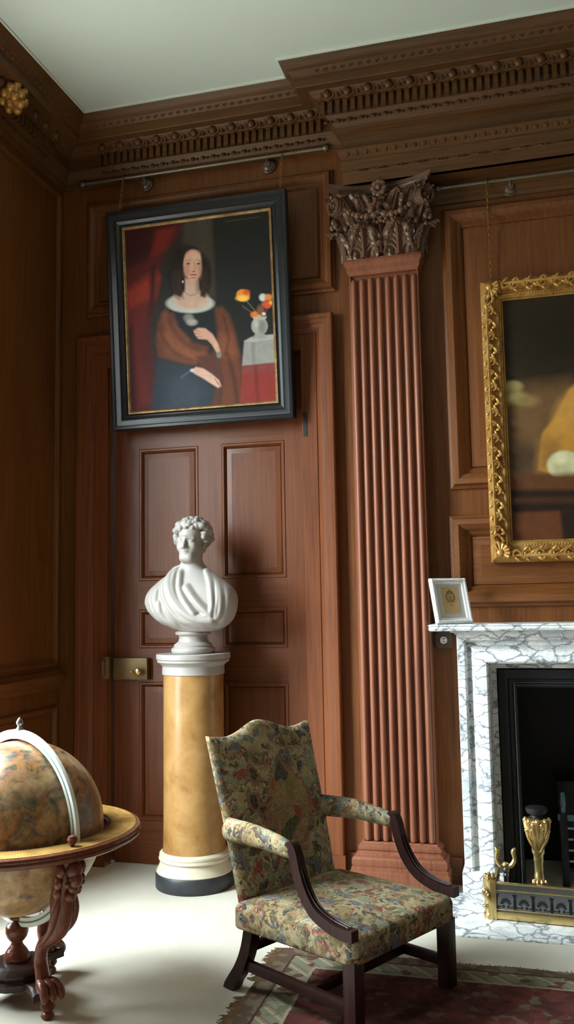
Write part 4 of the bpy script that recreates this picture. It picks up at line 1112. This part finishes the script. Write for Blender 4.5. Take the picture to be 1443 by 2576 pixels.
bu = thing('bust', 'white marble bust of a curly haired man in a draped cloak', 'sculpture', (-1.93, -.27, 1.323), math.radians(-3))
m = MB(); m.lathe([(.122, 0), (.128, .006), (.131, .018), (.128, .03), (.118, .036), (.114, .04), (.116, .048), (.108, .056), (.09, .068), (.084, .085), (.083, .1), (.088, .106), (.103, .11), (.107, .119), (.102, .128), (.086, .132), (.08, .15), (.06, .18)], n=56)
m.build('socle', M_bust, bu)
def bust_mesh():
    h = .0042
    X = np.arange(-.32, .32, h); Y = np.arange(-.24, .17, h); Z = np.arange(.11, .84, h)
    x, y, z = np.meshgrid(X, Y, Z, indexing='ij'); x = x.astype(np.float32); y = y.astype(np.float32); z = z.astype(np.float32)
    def smin(a, b, k):
        hh = np.clip(.5 + .5 * (b - a) / k, 0, 1); return b * (1 - hh) + a * hh - k * hh * (1 - hh)
    def smax(a, b, k): return -smin(-a, -b, k)
    zt = [.11, .135, .16, .20, .25, .30, .34, .38, .415, .445, .475, .50, .54]
    wv = np.interp(Z, zt, [.08, .12, .185, .238, .276, .292, .284, .256, .212, .168, .122, .088, .06])
    dv = np.interp(Z, zt, [.07, .085, .11, .135, .15, .155, .152, .142, .13, .115, .098, .08, .05])
    yc = np.interp(Z, zt, [-.02, -.03, -.035, -.035, -.03, -.022, -.015, -.008, 0, .004, .006, .006, 0])
    cxs = np.interp(Z, zt, [.055, .052, .045, .028, .008, -.004, -.002, 0, 0, 0, 0, 0, 0])
    kr = np.hanning(13)[1:-1]; kr /= kr.sum()
    wv, dv, yc, cxs = [np.convolve(np.pad(q, 5, mode='edge'), kr, 'valid') for q in (wv, dv, yc, cxs)]
    u = np.abs(x - cxs) / wv; v = np.abs(y - yc) / dv
    tor = ((u ** 2.3 + v ** 2.3) ** (1 / 2.3) - 1) * np.minimum(wv, dv) * .9
    def P(pts): return [((340 + a / 4.81 - 488) * .00252, .815 - (1260 + b / 4.81 - 1303) * .00241) for a, b in pts]
    folds = [([(600, 740), (510, 830), (500, 920), (560, 1090), (650, 1240), (790, 1380), (920, 1450), (1060, 1470)], .030, .020),
             ([(480, 860), (450, 1000), (500, 1150), (620, 1330), (760, 1450), (950, 1510)], .020, .014),
             ([(640, 880), (680, 1060), (760, 1210), (880, 1370)], .024, .012),
             ([(400, 950), (360, 1100), (380, 1250), (470, 1420), (560, 1520)], .014, .016),
             ([(300, 1000), (250, 1150), (280, 1290), (380, 1420)], .008, .018),
             ([(430, 1240), (460, 1400), (520, 1500)], .012, .010),
             ([(930, 850), (1010, 980), (1060, 1130), (1080, 1280), (1060, 1380)], .022, .013),
             ([(1000, 900), (1110, 1040), (1160, 1200), (1150, 1380), (1060, 1480)], .018, .014),
             ([(1080, 950), (1190, 1090), (1225, 1250), (1190, 1420), (1100, 1520)], .012, .014),
             ([(760, 1060), (860, 1180), (960, 1290), (1060, 1390)], .022, .014),
             ([(540, 800), (470, 930), (470, 1060), (560, 1260), (700, 1440), (880, 1530)], .024, .010), ([(350, 960), (300, 1120), (330, 1300), (430, 1470)], .012, .012), ([(560, 880), (580, 1010), (660, 1180), (800, 1340)], .022, .009), ([(970, 860), (1080, 1010), (1130, 1200), (1110, 1400)], .018, .009), ([(520, 1180), (560, 1360), (640, 1510)], .012, .010),
             ([(880, 1395), (960, 1400), (1050, 1390)], .018, .007), ([(880, 1430), (960, 1445), (1040, 1440)], .016, .006), ([(870, 1460), (950, 1475), (1030, 1470)], .014, .006)]
    xx, zz = np.meshgrid(X, Z, indexing='ij'); D = np.zeros_like(xx)
    for pts, amp, sg in folds:
        q = [(a, b) for a, b, _ in [tuple(w) for w in interp([(a, b, 0) for a, b in P(pts)], 20)]]; dm = np.full_like(xx, 9.)
        for (ax, az), (bx, bz) in zip(q[:-1], q[1:]):
            ex, ez = bx - ax, bz - az; t = np.clip(((xx - ax) * ex + (zz - az) * ez) / (ex * ex + ez * ez + 1e-12), 0, 1)
            dm = np.minimum(dm, np.hypot(xx - ax - t * ex, zz - az - t * ez))
        D = np.maximum(D, amp * 1.15 * np.clip(1 - (dm / (sg * 1.75)) ** 2, 0, 1) ** .8)
    D = np.minimum(D, .04)
    for _ in range(2): D = (D + np.roll(D, 1, 0) + np.roll(D, -1, 0) + np.roll(D, 1, 1) + np.roll(D, -1, 1)) / 5
    D = D * np.clip((Z - .13) / .05, 0, 1)[None]
    front = np.clip((yc - y) / .05 + .3, 0, 1)
    tor = tor - D[:, None, :] * front * .9
    tor = smax(tor, .128 - z, .01)
    tor = smax(tor, y - .10, .02); tor = smax(tor, z - .52, .02)
    # neck and head
    def cap_(a, b, r0, r1=None):
        r1 = r0 if r1 is None else r1; a = np.array(a); b = np.array(b); e = b - a
        t = np.clip(((x - a[0]) * e[0] + (y - a[1]) * e[1] + (z - a[2]) * e[2]) / (e @ e + 1e-12), 0, 1)
        return np.sqrt((x - a[0] - t * e[0]) ** 2 + (y - a[1] - t * e[1]) ** 2 + (z - a[2] - t * e[2]) ** 2) - (r0 + (r1 - r0) * t)
    def el(c, r):
        k = np.sqrt(((x - c[0]) / r[0]) ** 2 + ((y - c[1]) / r[1]) ** 2 + ((z - c[2]) / r[2]) ** 2); return (k - 1) * min(r)
    f = smin(tor, cap_((0, .012, .40), (0, -.02, .58), .072, .062), .03)
    for s in (-1, 1): f = smin(f, cap_((s * .055, .0, .60), (s * .012, -.075, .452), .014, .010), .02)
    hd = smin(el((0, .005, .700), (.079, .098, .094)), el((0, -.052, .640), (.062, .064, .094)), .03)
    hd = smin(hd, cap_((-.014, -.092, .562), (.014, -.092, .562), .024), .03)
    for s in (-1, 1):
        hd = smin(hd, cap_((s * .05, -.02, .60), (s * .02, -.085, .562), .018), .03)
        hd = smin(hd, el((s * .038, -.088, .628), (.024, .022, .026)), .02)
        hd = smin(hd, cap_((s * .008, -.116, .678), (s * .046, -.096, .674), .010), .012)
    for s in (-1, 1): hd = smax(hd, -el((s * .031, -.124, .656), (.020, .016, .013)), .010)
    for s in (-1, 1):
        hd = smin(hd, el((s * .031, -.098, .655), (.015, .014, .0125)), .004)
        hd = smin(hd, cap_((s * .018, -.112, .6625), (s * .044, -.104, .662), .004), .004)
    hd = smin(hd, cap_((0, -.112, .674), (0, -.136, .626), .009, .013), .010)
    for s in (-1, 1): hd = smin(hd, el((s * .013, -.125, .620), (.009, .010, .008)), .005)
    hd = smin(hd, el((0, -.112, .5965), (.019, .011, .0055)), .005); hd = smin(hd, el((0, -.110, .585), (.015, .011, .006)), .005)
    hd = smax(hd, -cap_((-.016, -.1225, .5912), (.016, -.1225, .5912), .0020), .002)
    for s in (-1, 1): hd = smin(hd, el((s * .080, .004, .645), (.010, .02, .032)), .006)
    rs = np.random.default_rng(3)
    for i in range(230):
        zc = 1 - 2 * (i + .5) / 230; r = math.sqrt(max(0, 1 - zc * zc)); a = i * 2.39996
        dx, dy = r * math.cos(a), r * math.sin(a)
        px_, py_, pz_ = dx * .083, .006 + dy * .10, .702 + zc * .097
        if dy < -.35 and pz_ < .738: continue
        if pz_ < .60: continue
        if dy < .0 and abs(dx) > .6 and pz_ < .64: continue
        k = 1.04 + .10 * (abs(dx) > .6) * (pz_ > .66)
        rr = .016 + .010 * rs.random()
        hd = smin(hd, el((px_ * k + .006 * rs.normal(), (py_ - .006) * k + .006, pz_ + .004 * rs.normal()), (rr * (.8 + .5 * rs.random()), rr, rr * (.7 + .5 * rs.random()))), .002)
    for k in range(9):
        hd = smin(hd, el((-.055 + k * .0135 + .004 * rs.normal(), -.078 + .012 * abs(k - 4) / 2, .768 + .018 * rs.random()), (.013, .02, .015)), .004)
    f = smin(f, hd, .012)
    # small-scale head turn is left to the root
    V, F = surface_nets(f, (X[0], Y[0], Z[0]), h)
    return V, F
V, F = bust_mesh()
m = MB(); m.v = [tuple(v) for v in V]; m.f = [tuple(int(i) for i in q) for q in F]
m.build('figure', M_bust, bu, 180)

# ------------------------------------------------------------------ library globe
gl = thing('library_globe', 'large antique terrestrial globe on a carved walnut stand', 'globe', (-2.115, -1.85, 0))
GZ, GR = .69, .352
tw = Vector((.5218, -.8531, 0)); rt = Vector((.8531, .5218, 0))     # radial directions of the stand
m = MB(); m.ellip((0, 0, GZ), GR, 72, 48); m.build('ball', M_map, gl, 60)
ma = math.atan2(-.402, .914)                                          # plane of the meridian ring
Mm = RZ(ma)
m = MB(); rs = []
for k in range(96):
    a = 2 * PI * k / 96; ca, sa = math.cos(a), math.sin(a)
    rs.append([Mm @ Vector((r * ca, t, GZ + r * sa)) for r, t in ((.362, -.009), (.398, -.009), (.400, -.006), (.400, .007), (.398, .009), (.362, .009))])
m.rings(rs, loop=True); mr = m.build('meridian_ring', M_mer, gl, 40); mr['label'] = 'pale shining meridian ring'
m = MB(); rs = []
for k in range(96):
    a = 2 * PI * k / 96; ca, sa = math.cos(a), math.sin(a)
    rs.append([Mm @ Vector((r * ca, t, GZ + r * sa)) for r, t in ((.376, -.0096), (.383, -.0096), (.383, -.008), (.376, -.008))])
m.rings(rs, loop=True); m.build('scale_band', M_green, mr)
m = MB(); m.lathe([(.02, .398), (.012, .408), (.008, .415), (.014, .423), (.015, .432), (.008, .445), (.0, .452)], (0, 0, GZ), 16); m.build('pole_finial', M_steel, gl)
m = MB(); m.lathe([(.375, .0), (.498, .0), (.505, -.004), (.508, -.012), (.504, -.02), (.51, -.026), (.506, -.036), (.49, -.044), (.46, -.046), (.375, -.046), (.371, -.04), (.371, -.006)], (0, 0, GZ - .006), 96)
q = m.v; m.f = m.f[:-2]
n = 96; L = 12
m.f += [((L - 1) * n + j, (L - 1) * n + (j + 1) % n, (j + 1) % n, j) for j in range(n)]
hr = m.build('horizon_ring', M_globewood, gl, 35)
m = MB(); a = [(.382 * math.cos(2 * PI * k / 96), .382 * math.sin(2 * PI * k / 96), GZ - .0045) for k in range(96)]; b = [(.488 * math.cos(2 * PI * k / 96), .488 * math.sin(2 * PI * k / 96), GZ - .0045) for k in range(96)]
m.rings([a, b], cap0=False, cap1=False); q = m.build('calendar_paper', M_paper, hr, 35); q['label'] = 'yellowed printed paper band'
dirs = [math.atan2(tw.y * .89 + rt.y * .455, tw.x * .89 + rt.x * .455) + k * 2 * PI / 3 for k in range(3)]
for k, an in enumerate(dirs):
    Ml = RZ(an)
    m = MB()
    path = interp([(.235, 0, .10), (.215, 0, .155), (.20, 0, .21), (.225, 0, .27), (.29, 0, .31), (.345, 0, .355), (.365, 0, .41), (.372, 0, .47), (.385, 0, .54), (.40, 0, .575), (.41, 0, .64)], 44)
    rad = np.interp(np.linspace(0, 1, 44), [0, .1, .22, .36, .48, .58, .7, .8, .9, 1], [.034, .028, .026, .03, .036, .044, .052, .046, .05, .056])
    m.tube(path, list(rad), 14, Ml, 1, .9, (0, 1, 0))
    # carved mask, mane and leaf ribs
    for z, r, x in ((.60, .034, .455), (.565, .028, .468), (.535, .022, .452), (.50, .024, .428)): m.ellip((x, 0, z), (r * .9, r, r), 10, 8, Ml)
    for s in (-1, 1):
        m.ellip((.462, s * .018, .585), (.010, .010, .008), 8, 6, Ml); m.ellip((.43, s * .045, .60), (.026, .016, .03), 8, 6, Ml); m.ellip((.42, s * .05, .555), (.024, .014, .026), 8, 6, Ml)
        m.ellip((.405, s * .046, .515), (.022, .014, .024), 8, 6, Ml); m.ellip((.46, s * .03, .552), (.014, .014, .012), 8, 6, Ml)
        m.tube(interp([(.40, s * .03, .50), (.39, s * .045, .43), (.36, s * .045, .37), (.30, s * .035, .315), (.235, s * .026, .27)], 16), [.012, .014, .016, .016, .015, .014, .014, .013, .012, .011, .010, .009, .008, .007, .006, .004], 7, Ml)
    for j in range(6):
        t = j / 5; m.ellip((.385 - .09 * t, 0, .455 - .13 * t), (.026, .03 + .006 * (j % 2), .018), 8, 6, Ml @ T(0, 0, 0))
    for s in (-1, 0, 1):                          # claws
        m.tube(interp([(.235, s * .02, .13), (.275, s * .03, .125), (.30, s * .036, .10), (.305, s * .038, .075)], 10), [.018, .019, .02, .02, .019, .018, .017, .015, .012, .006], 8, Ml)
    lg = m.build('leg', M_globewood, gl, 60)
    m = MB(); m.lathe([(.02, .10), (.022, .085), (.016, .075), (.026, .062), (.03, .045), (.022, .032), (.016, .028), (.024, .02), (.027, .01), (.02, 0)], (.262, 0, 0), 18, Ml); m.build('bun_foot', M_globewood, lg)
    m = MB(); m.lathe([(.008, .0), (.008, .008), (.018, .018), (.021, .03), (.016, .042), (.004, .047)], (.440, 0, GZ - .008), 16, Ml); m.build('knob', M_globewood, gl)
    m = MB(); rs = []
    for j in range(9):
        t = j / 8; r0 = .05 + .215 * t; w_ = .062 - .03 * math.sin(PI * t) + .004 * t
        rs.append([Ml @ Vector((r0, s * w_, z)) for s, z in ((-1, .075), (1, .075), (1, .098), (.8, .105), (-.8, .105), (-1, .098))])
    m.rings(rs); m.build('base_arm', M_globedark, gl, 40)
m = MB(); m.lathe([(.13, .072), (.135, .078), (.135, .098), (.125, .105), (.12, .112), (.128, .118), (.132, .13), (.12, .142), (.09, .15), (.05, .155), (.02, .156)], n=64, flute=.05, nf=26); m.build('fluted_dish', M_globedark, gl, 50)
m = MB(); m.lathe([(.05, .15), (.054, .16), (.052, .175), (.04, .195), (.026, .212), (.022, .225), (.03, .232), (.04, .245), (.046, .262), (.046, .285), (.04, .295), (.028, .302), (.02, .312), (.03, .318), (.03, .326), (.018, .332), (.018, .35)], n=32); m.build('turned_post', M_globewood, gl)

# ------------------------------------------------------------------ rug
RX0, RY1, RX1_, RY0 = -1.175, -1.108, 1.55, -3.3
M_rug = m_rug(RX0, RY1)
m = MB(); nx_, ny_ = 60, 50; P = []
for j in range(ny_ + 1):
    row = []
    for i in range(nx_ + 1):
        x = RX0 + (RX1_ - RX0) * i / nx_; y = RY1 + (RY0 - RY1) * j / ny_
        if i == 0: x += .006 * math.sin(j * 1.7)
        if j == 0: y += .008 * math.sin(i * .6) - .02 * i / nx_
        row.append((x, y, .007))
    P.append(row)
m.slab(P, .0065)
rg = tag(m.build('rug', M_rug, None, 40), 'worn red and brown patterned rug under the armchair', 'rug')
m = MB()
for k in range(330):
    y = RY1 - .004 - (RY1 - RY0) * k / 330; l = .03 + .035 * random.random()
    if abs(y + 1.56) < .08: l = .02
    m.tube([(RX0 + .004, y, .005), (RX0 - l * .5, y + .006 * random.uniform(-1, 1), .006), (RX0 - l, y + .02 * random.uniform(-1, 1), .003)], [.0034, .003, .0015], 4)
for k in range(240):
    x = RX0 + 1.7 * k / 240
    if -1.10 < x < -.93: continue
    l = .006 + .022 * random.random() * (random.random() > .45)
    yb_ = RY1 - .02 * (x - RX0) / (RX1_ - RX0)
    m.tube([(x, yb_ - .008, .005), (x + .006 * random.uniform(-1, 1), yb_ + l, .004)], [.0034, .0015], 4)
tag(m.build('fringe', M_fring, rg, 0), kind='stuff')

# ------------------------------------------------------------------ armchair (local x = forward, y = far side)
ac = thing('armchair', 'wooden armchair covered in faded floral tapestry', 'chair', (-.5527, -1.6262, 0), math.radians(-28.5))
def loft(mb, rgs): return mb.rings(rgs)
m = MB(); rgs = []
for ins_, z in ((.03, .268), (.004, .272), (0, .28), (0, .345), (.004, .358), (.014, .368), (.04, .378), (.09, .388), (.16, .396), (.24, .400)):
    rgs.append(rrect(.327 - ins_, .338 - ins_, .035, z, 5, -.278, 0))
# let the front corners rise straight and the top dip a little behind the middle
m.rings(rgs); m.build('seat', M_tap, ac, 60)
# back
def back_pt(u, v, side):
    ztop = 1.012 + .058 * math.exp(-(u / .40) ** 2) + .020 * (max(0, abs(u) - .6) / .4) ** 1.5
    z = .34 + (ztop - .34) * v
    hw = .298 + .024 * v
    rec = -.572 - .175 * ((z - .34) / .68) ** 1.1
    e = max(abs(u) ** 7, (v if v > .5 else .5) ** 14 if v > .5 else 0)
    th = .052 * (1 - .55 * e) + .014 * (1 - u * u) * (1 - (2 * v - 1) ** 2)
    return (rec + (th - .03 if side else -.042 + .012 * e), u * hw, z)
m = MB(); nu, nv = 30, 26
F_ = [[back_pt(-1 + 2 * i / nu, j / nv, 1) for i in range(nu + 1)] for j in range(nv + 1)]
B_ = [[back_pt(-1 + 2 * i / nu, j / nv, 0) for i in range(nu + 1)] for j in range(nv + 1)]
vs = [p for r in F_ for p in r] + [p for r in B_ for p in r]; o_ = (nu + 1) * (nv + 1); fs = []
for j in range(nv):
    for i in range(nu):
        a = j * (nu + 1) + i; q = (a, a + 1, a + nu + 2, a + nu + 1); fs += [q, tuple(k + o_ for k in q[::-1])]
ed = [i for i in range(nu + 1)] + [j * (nu + 1) + nu for j in range(1, nv + 1)] + [nv * (nu + 1) + i for i in range(nu - 1, -1, -1)] + [j * (nu + 1) for j in range(nv - 1, 0, -1)]
for i in range(len(ed)):
    j = (i + 1) % len(ed); fs.append((ed[i], ed[i] + o_, ed[j] + o_, ed[j]))
m.add(vs, fs); m.build('backrest', M_tapback, ac, 70)
for s in (-1, 1):
    m = MB(); y = s * .312
    m.tube(interp([(-.655, s * .297, .650), (-.60, s * .305, .652), (-.48, s * .318, .655), (-.36, y * 1.03, .646), (-.285, y * 1.045, .634), (-.262, y * 1.05, .63)], 24), list(np.interp(np.linspace(0, 1, 24), [0, .3, .7, .95, 1], [.050, .047, .036, .026, .022])), 18, None, 1, .80, (0, 0, 1))
    m.build('arm_pad', M_tap, ac, 70)
    m = MB(); y = s * .330
    pts = interp([(-.285, y, .630), (-.262, y, .655), (-.243, y, .630), (-.225, y, .565), (-.19, y * 1.005, .49), (-.135, y * 1.015, .43), (-.06, y * 1.02, .398), (.0, y * 1.02, .386), (.055, y * 1.02, .385)], 40)
    m.tube(pts, list(np.interp(np.linspace(0, 1, 40), [0, .1, .2, .5, 1], [.018, .026, .028, .030, .029])), 4, None, 1, 1, (0, 1, 0), PI / 4)
    for dy in (-.008, .008): m.tube([(p.x, p.y + dy, p.z) for p in interp([(-.205, y, .575), (-.168, y, .50), (-.118, y, .449), (-.05, y, .422), (.03, y * 1.01, .41)], 20)], .0035, 6)
    m.build('arm_support', M_mahog, ac, 40)
for s in (-1, 1):
    m = MB(); m.box(-.012, .046, s * .305 - .029, s * .305 + .029, .0075, .285, None, .004); m.build('leg', M_mahog, ac, 30)
for s in (-1, 1):
    y = s * .285
    m = MB(); m.tube(interp([(-.535, y, .30), (-.545, y, .24), (-.565, y, .17), (-.60, y, .10), (-.645, y, .04), (-.675, y, .0)], 18), [.036 - .002 * k / 17 for k in range(18)], 4, None, 1, 1, (0, 1, 0), PI / 4)
    for i_, (vx, vy, vz) in enumerate(m.v):
        if vz < .022: m.v[i_] = (vx, vy, max(0.001, vz - .01) if vz > .011 else .001)
    m.build('leg', M_mahog, ac, 40)
def bar(mb, a, b, hw, hh):
    a, b = Vector(a), Vector(b); d_ = (b - a); L = d_.length; an = math.atan2(d_.y, d_.x); pit = -math.atan2(d_.z, math.hypot(d_.x, d_.y))
    mb.box(0, L, -hw, hw, -hh, hh, T(*a) @ RZ(an) @ RY(pit), .003)
for s in (-1, 1):
    m = MB(); bar(m, (-.60, s * .287, .118), (-.01, s * .303, .108), .012, .021); m.build('side_stretcher', M_mahog, ac, 30)
m = MB(); bar(m, (-.20, -.292, .112), (-.20, .292, .112), .012, .020); m.build('cross_stretcher', M_mahog, ac, 30)
m = MB(); bar(m, (-.565, -.262, .185), (-.565, .262, .185), .012, .019); m.build('rear_stretcher', M_mahog, ac, 30)





# ------------------------------------------------------------------ camera and light
cd = bpy.data.cameras.new('camera'); co = bpy.data.objects.new('camera', cd); COL.objects.link(co)
cd.sensor_fit = 'HORIZONTAL'; cd.sensor_width = 36; cd.lens = 36 * 2250 / 1443; cd.clip_start = .05
Rm = Matrix(((0.9657735, 0.2587827, -0.0176938), (0.0436060, -0.0947365, 0.9945469), (-0.2556953, 0.9612786, 0.1027784)))
co.matrix_world = T(0, -5.308, 1.6) @ Matrix((Rm[0], Rm[1], -Rm[2])).transposed().to_4x4()
SC.camera = co
wd = bpy.data.worlds.new('sky'); SC.world = wd; wd.use_nodes = True
wt = wd.node_tree; bg = wt.nodes['Background']
tc = wt.nodes.new('ShaderNodeTexCoord'); sx_ = wt.nodes.new('ShaderNodeSeparateXYZ'); wt.links.new(tc.outputs['Generated'], sx_.inputs[0])
cr = wt.nodes.new('ShaderNodeValToRGB'); wt.links.new(sx_.outputs[2], cr.inputs[0])      # bright overcast sky over dark ground
cr.color_ramp.elements[0].position = 0.0; cr.color_ramp.elements[0].color = (.16, .17, .145, 1)
cr.color_ramp.elements[1].position = .06; cr.color_ramp.elements[1].color = (.80, .95, 1, 1)
wt.links.new(cr.outputs[0], bg.inputs[0]); bg.inputs[1].default_value = SKY
for a, b in WIN:
    ld = bpy.data.lights.new('window_daylight', 'AREA'); ld.shape = 'RECTANGLE'
    ld.size = b - a; ld.size_y = WZ1 - WZ0; ld.cycles.is_portal = True
    lo = bpy.data.objects.new('window_daylight', ld); COL.objects.link(lo)
    lo.matrix_world = T(LX - .49, (a + b) / 2, (WZ0 + WZ1) / 2) @ RZ(-PI / 2) @ RX(PI / 2)
SC.view_settings.view_transform = 'Standard'; SC.view_settings.look = 'None'
SC.view_settings.gamma = 1; SC.view_settings.use_curve_mapping = False
SC.view_settings.exposure = 1.08
SC.cycles.use_denoising = True
SC.cycles.max_bounces = 8; SC.cycles.diffuse_bounces = 5; SC.cycles.glossy_bounces = 3
SC.cycles.sample_clamp_indirect = 6
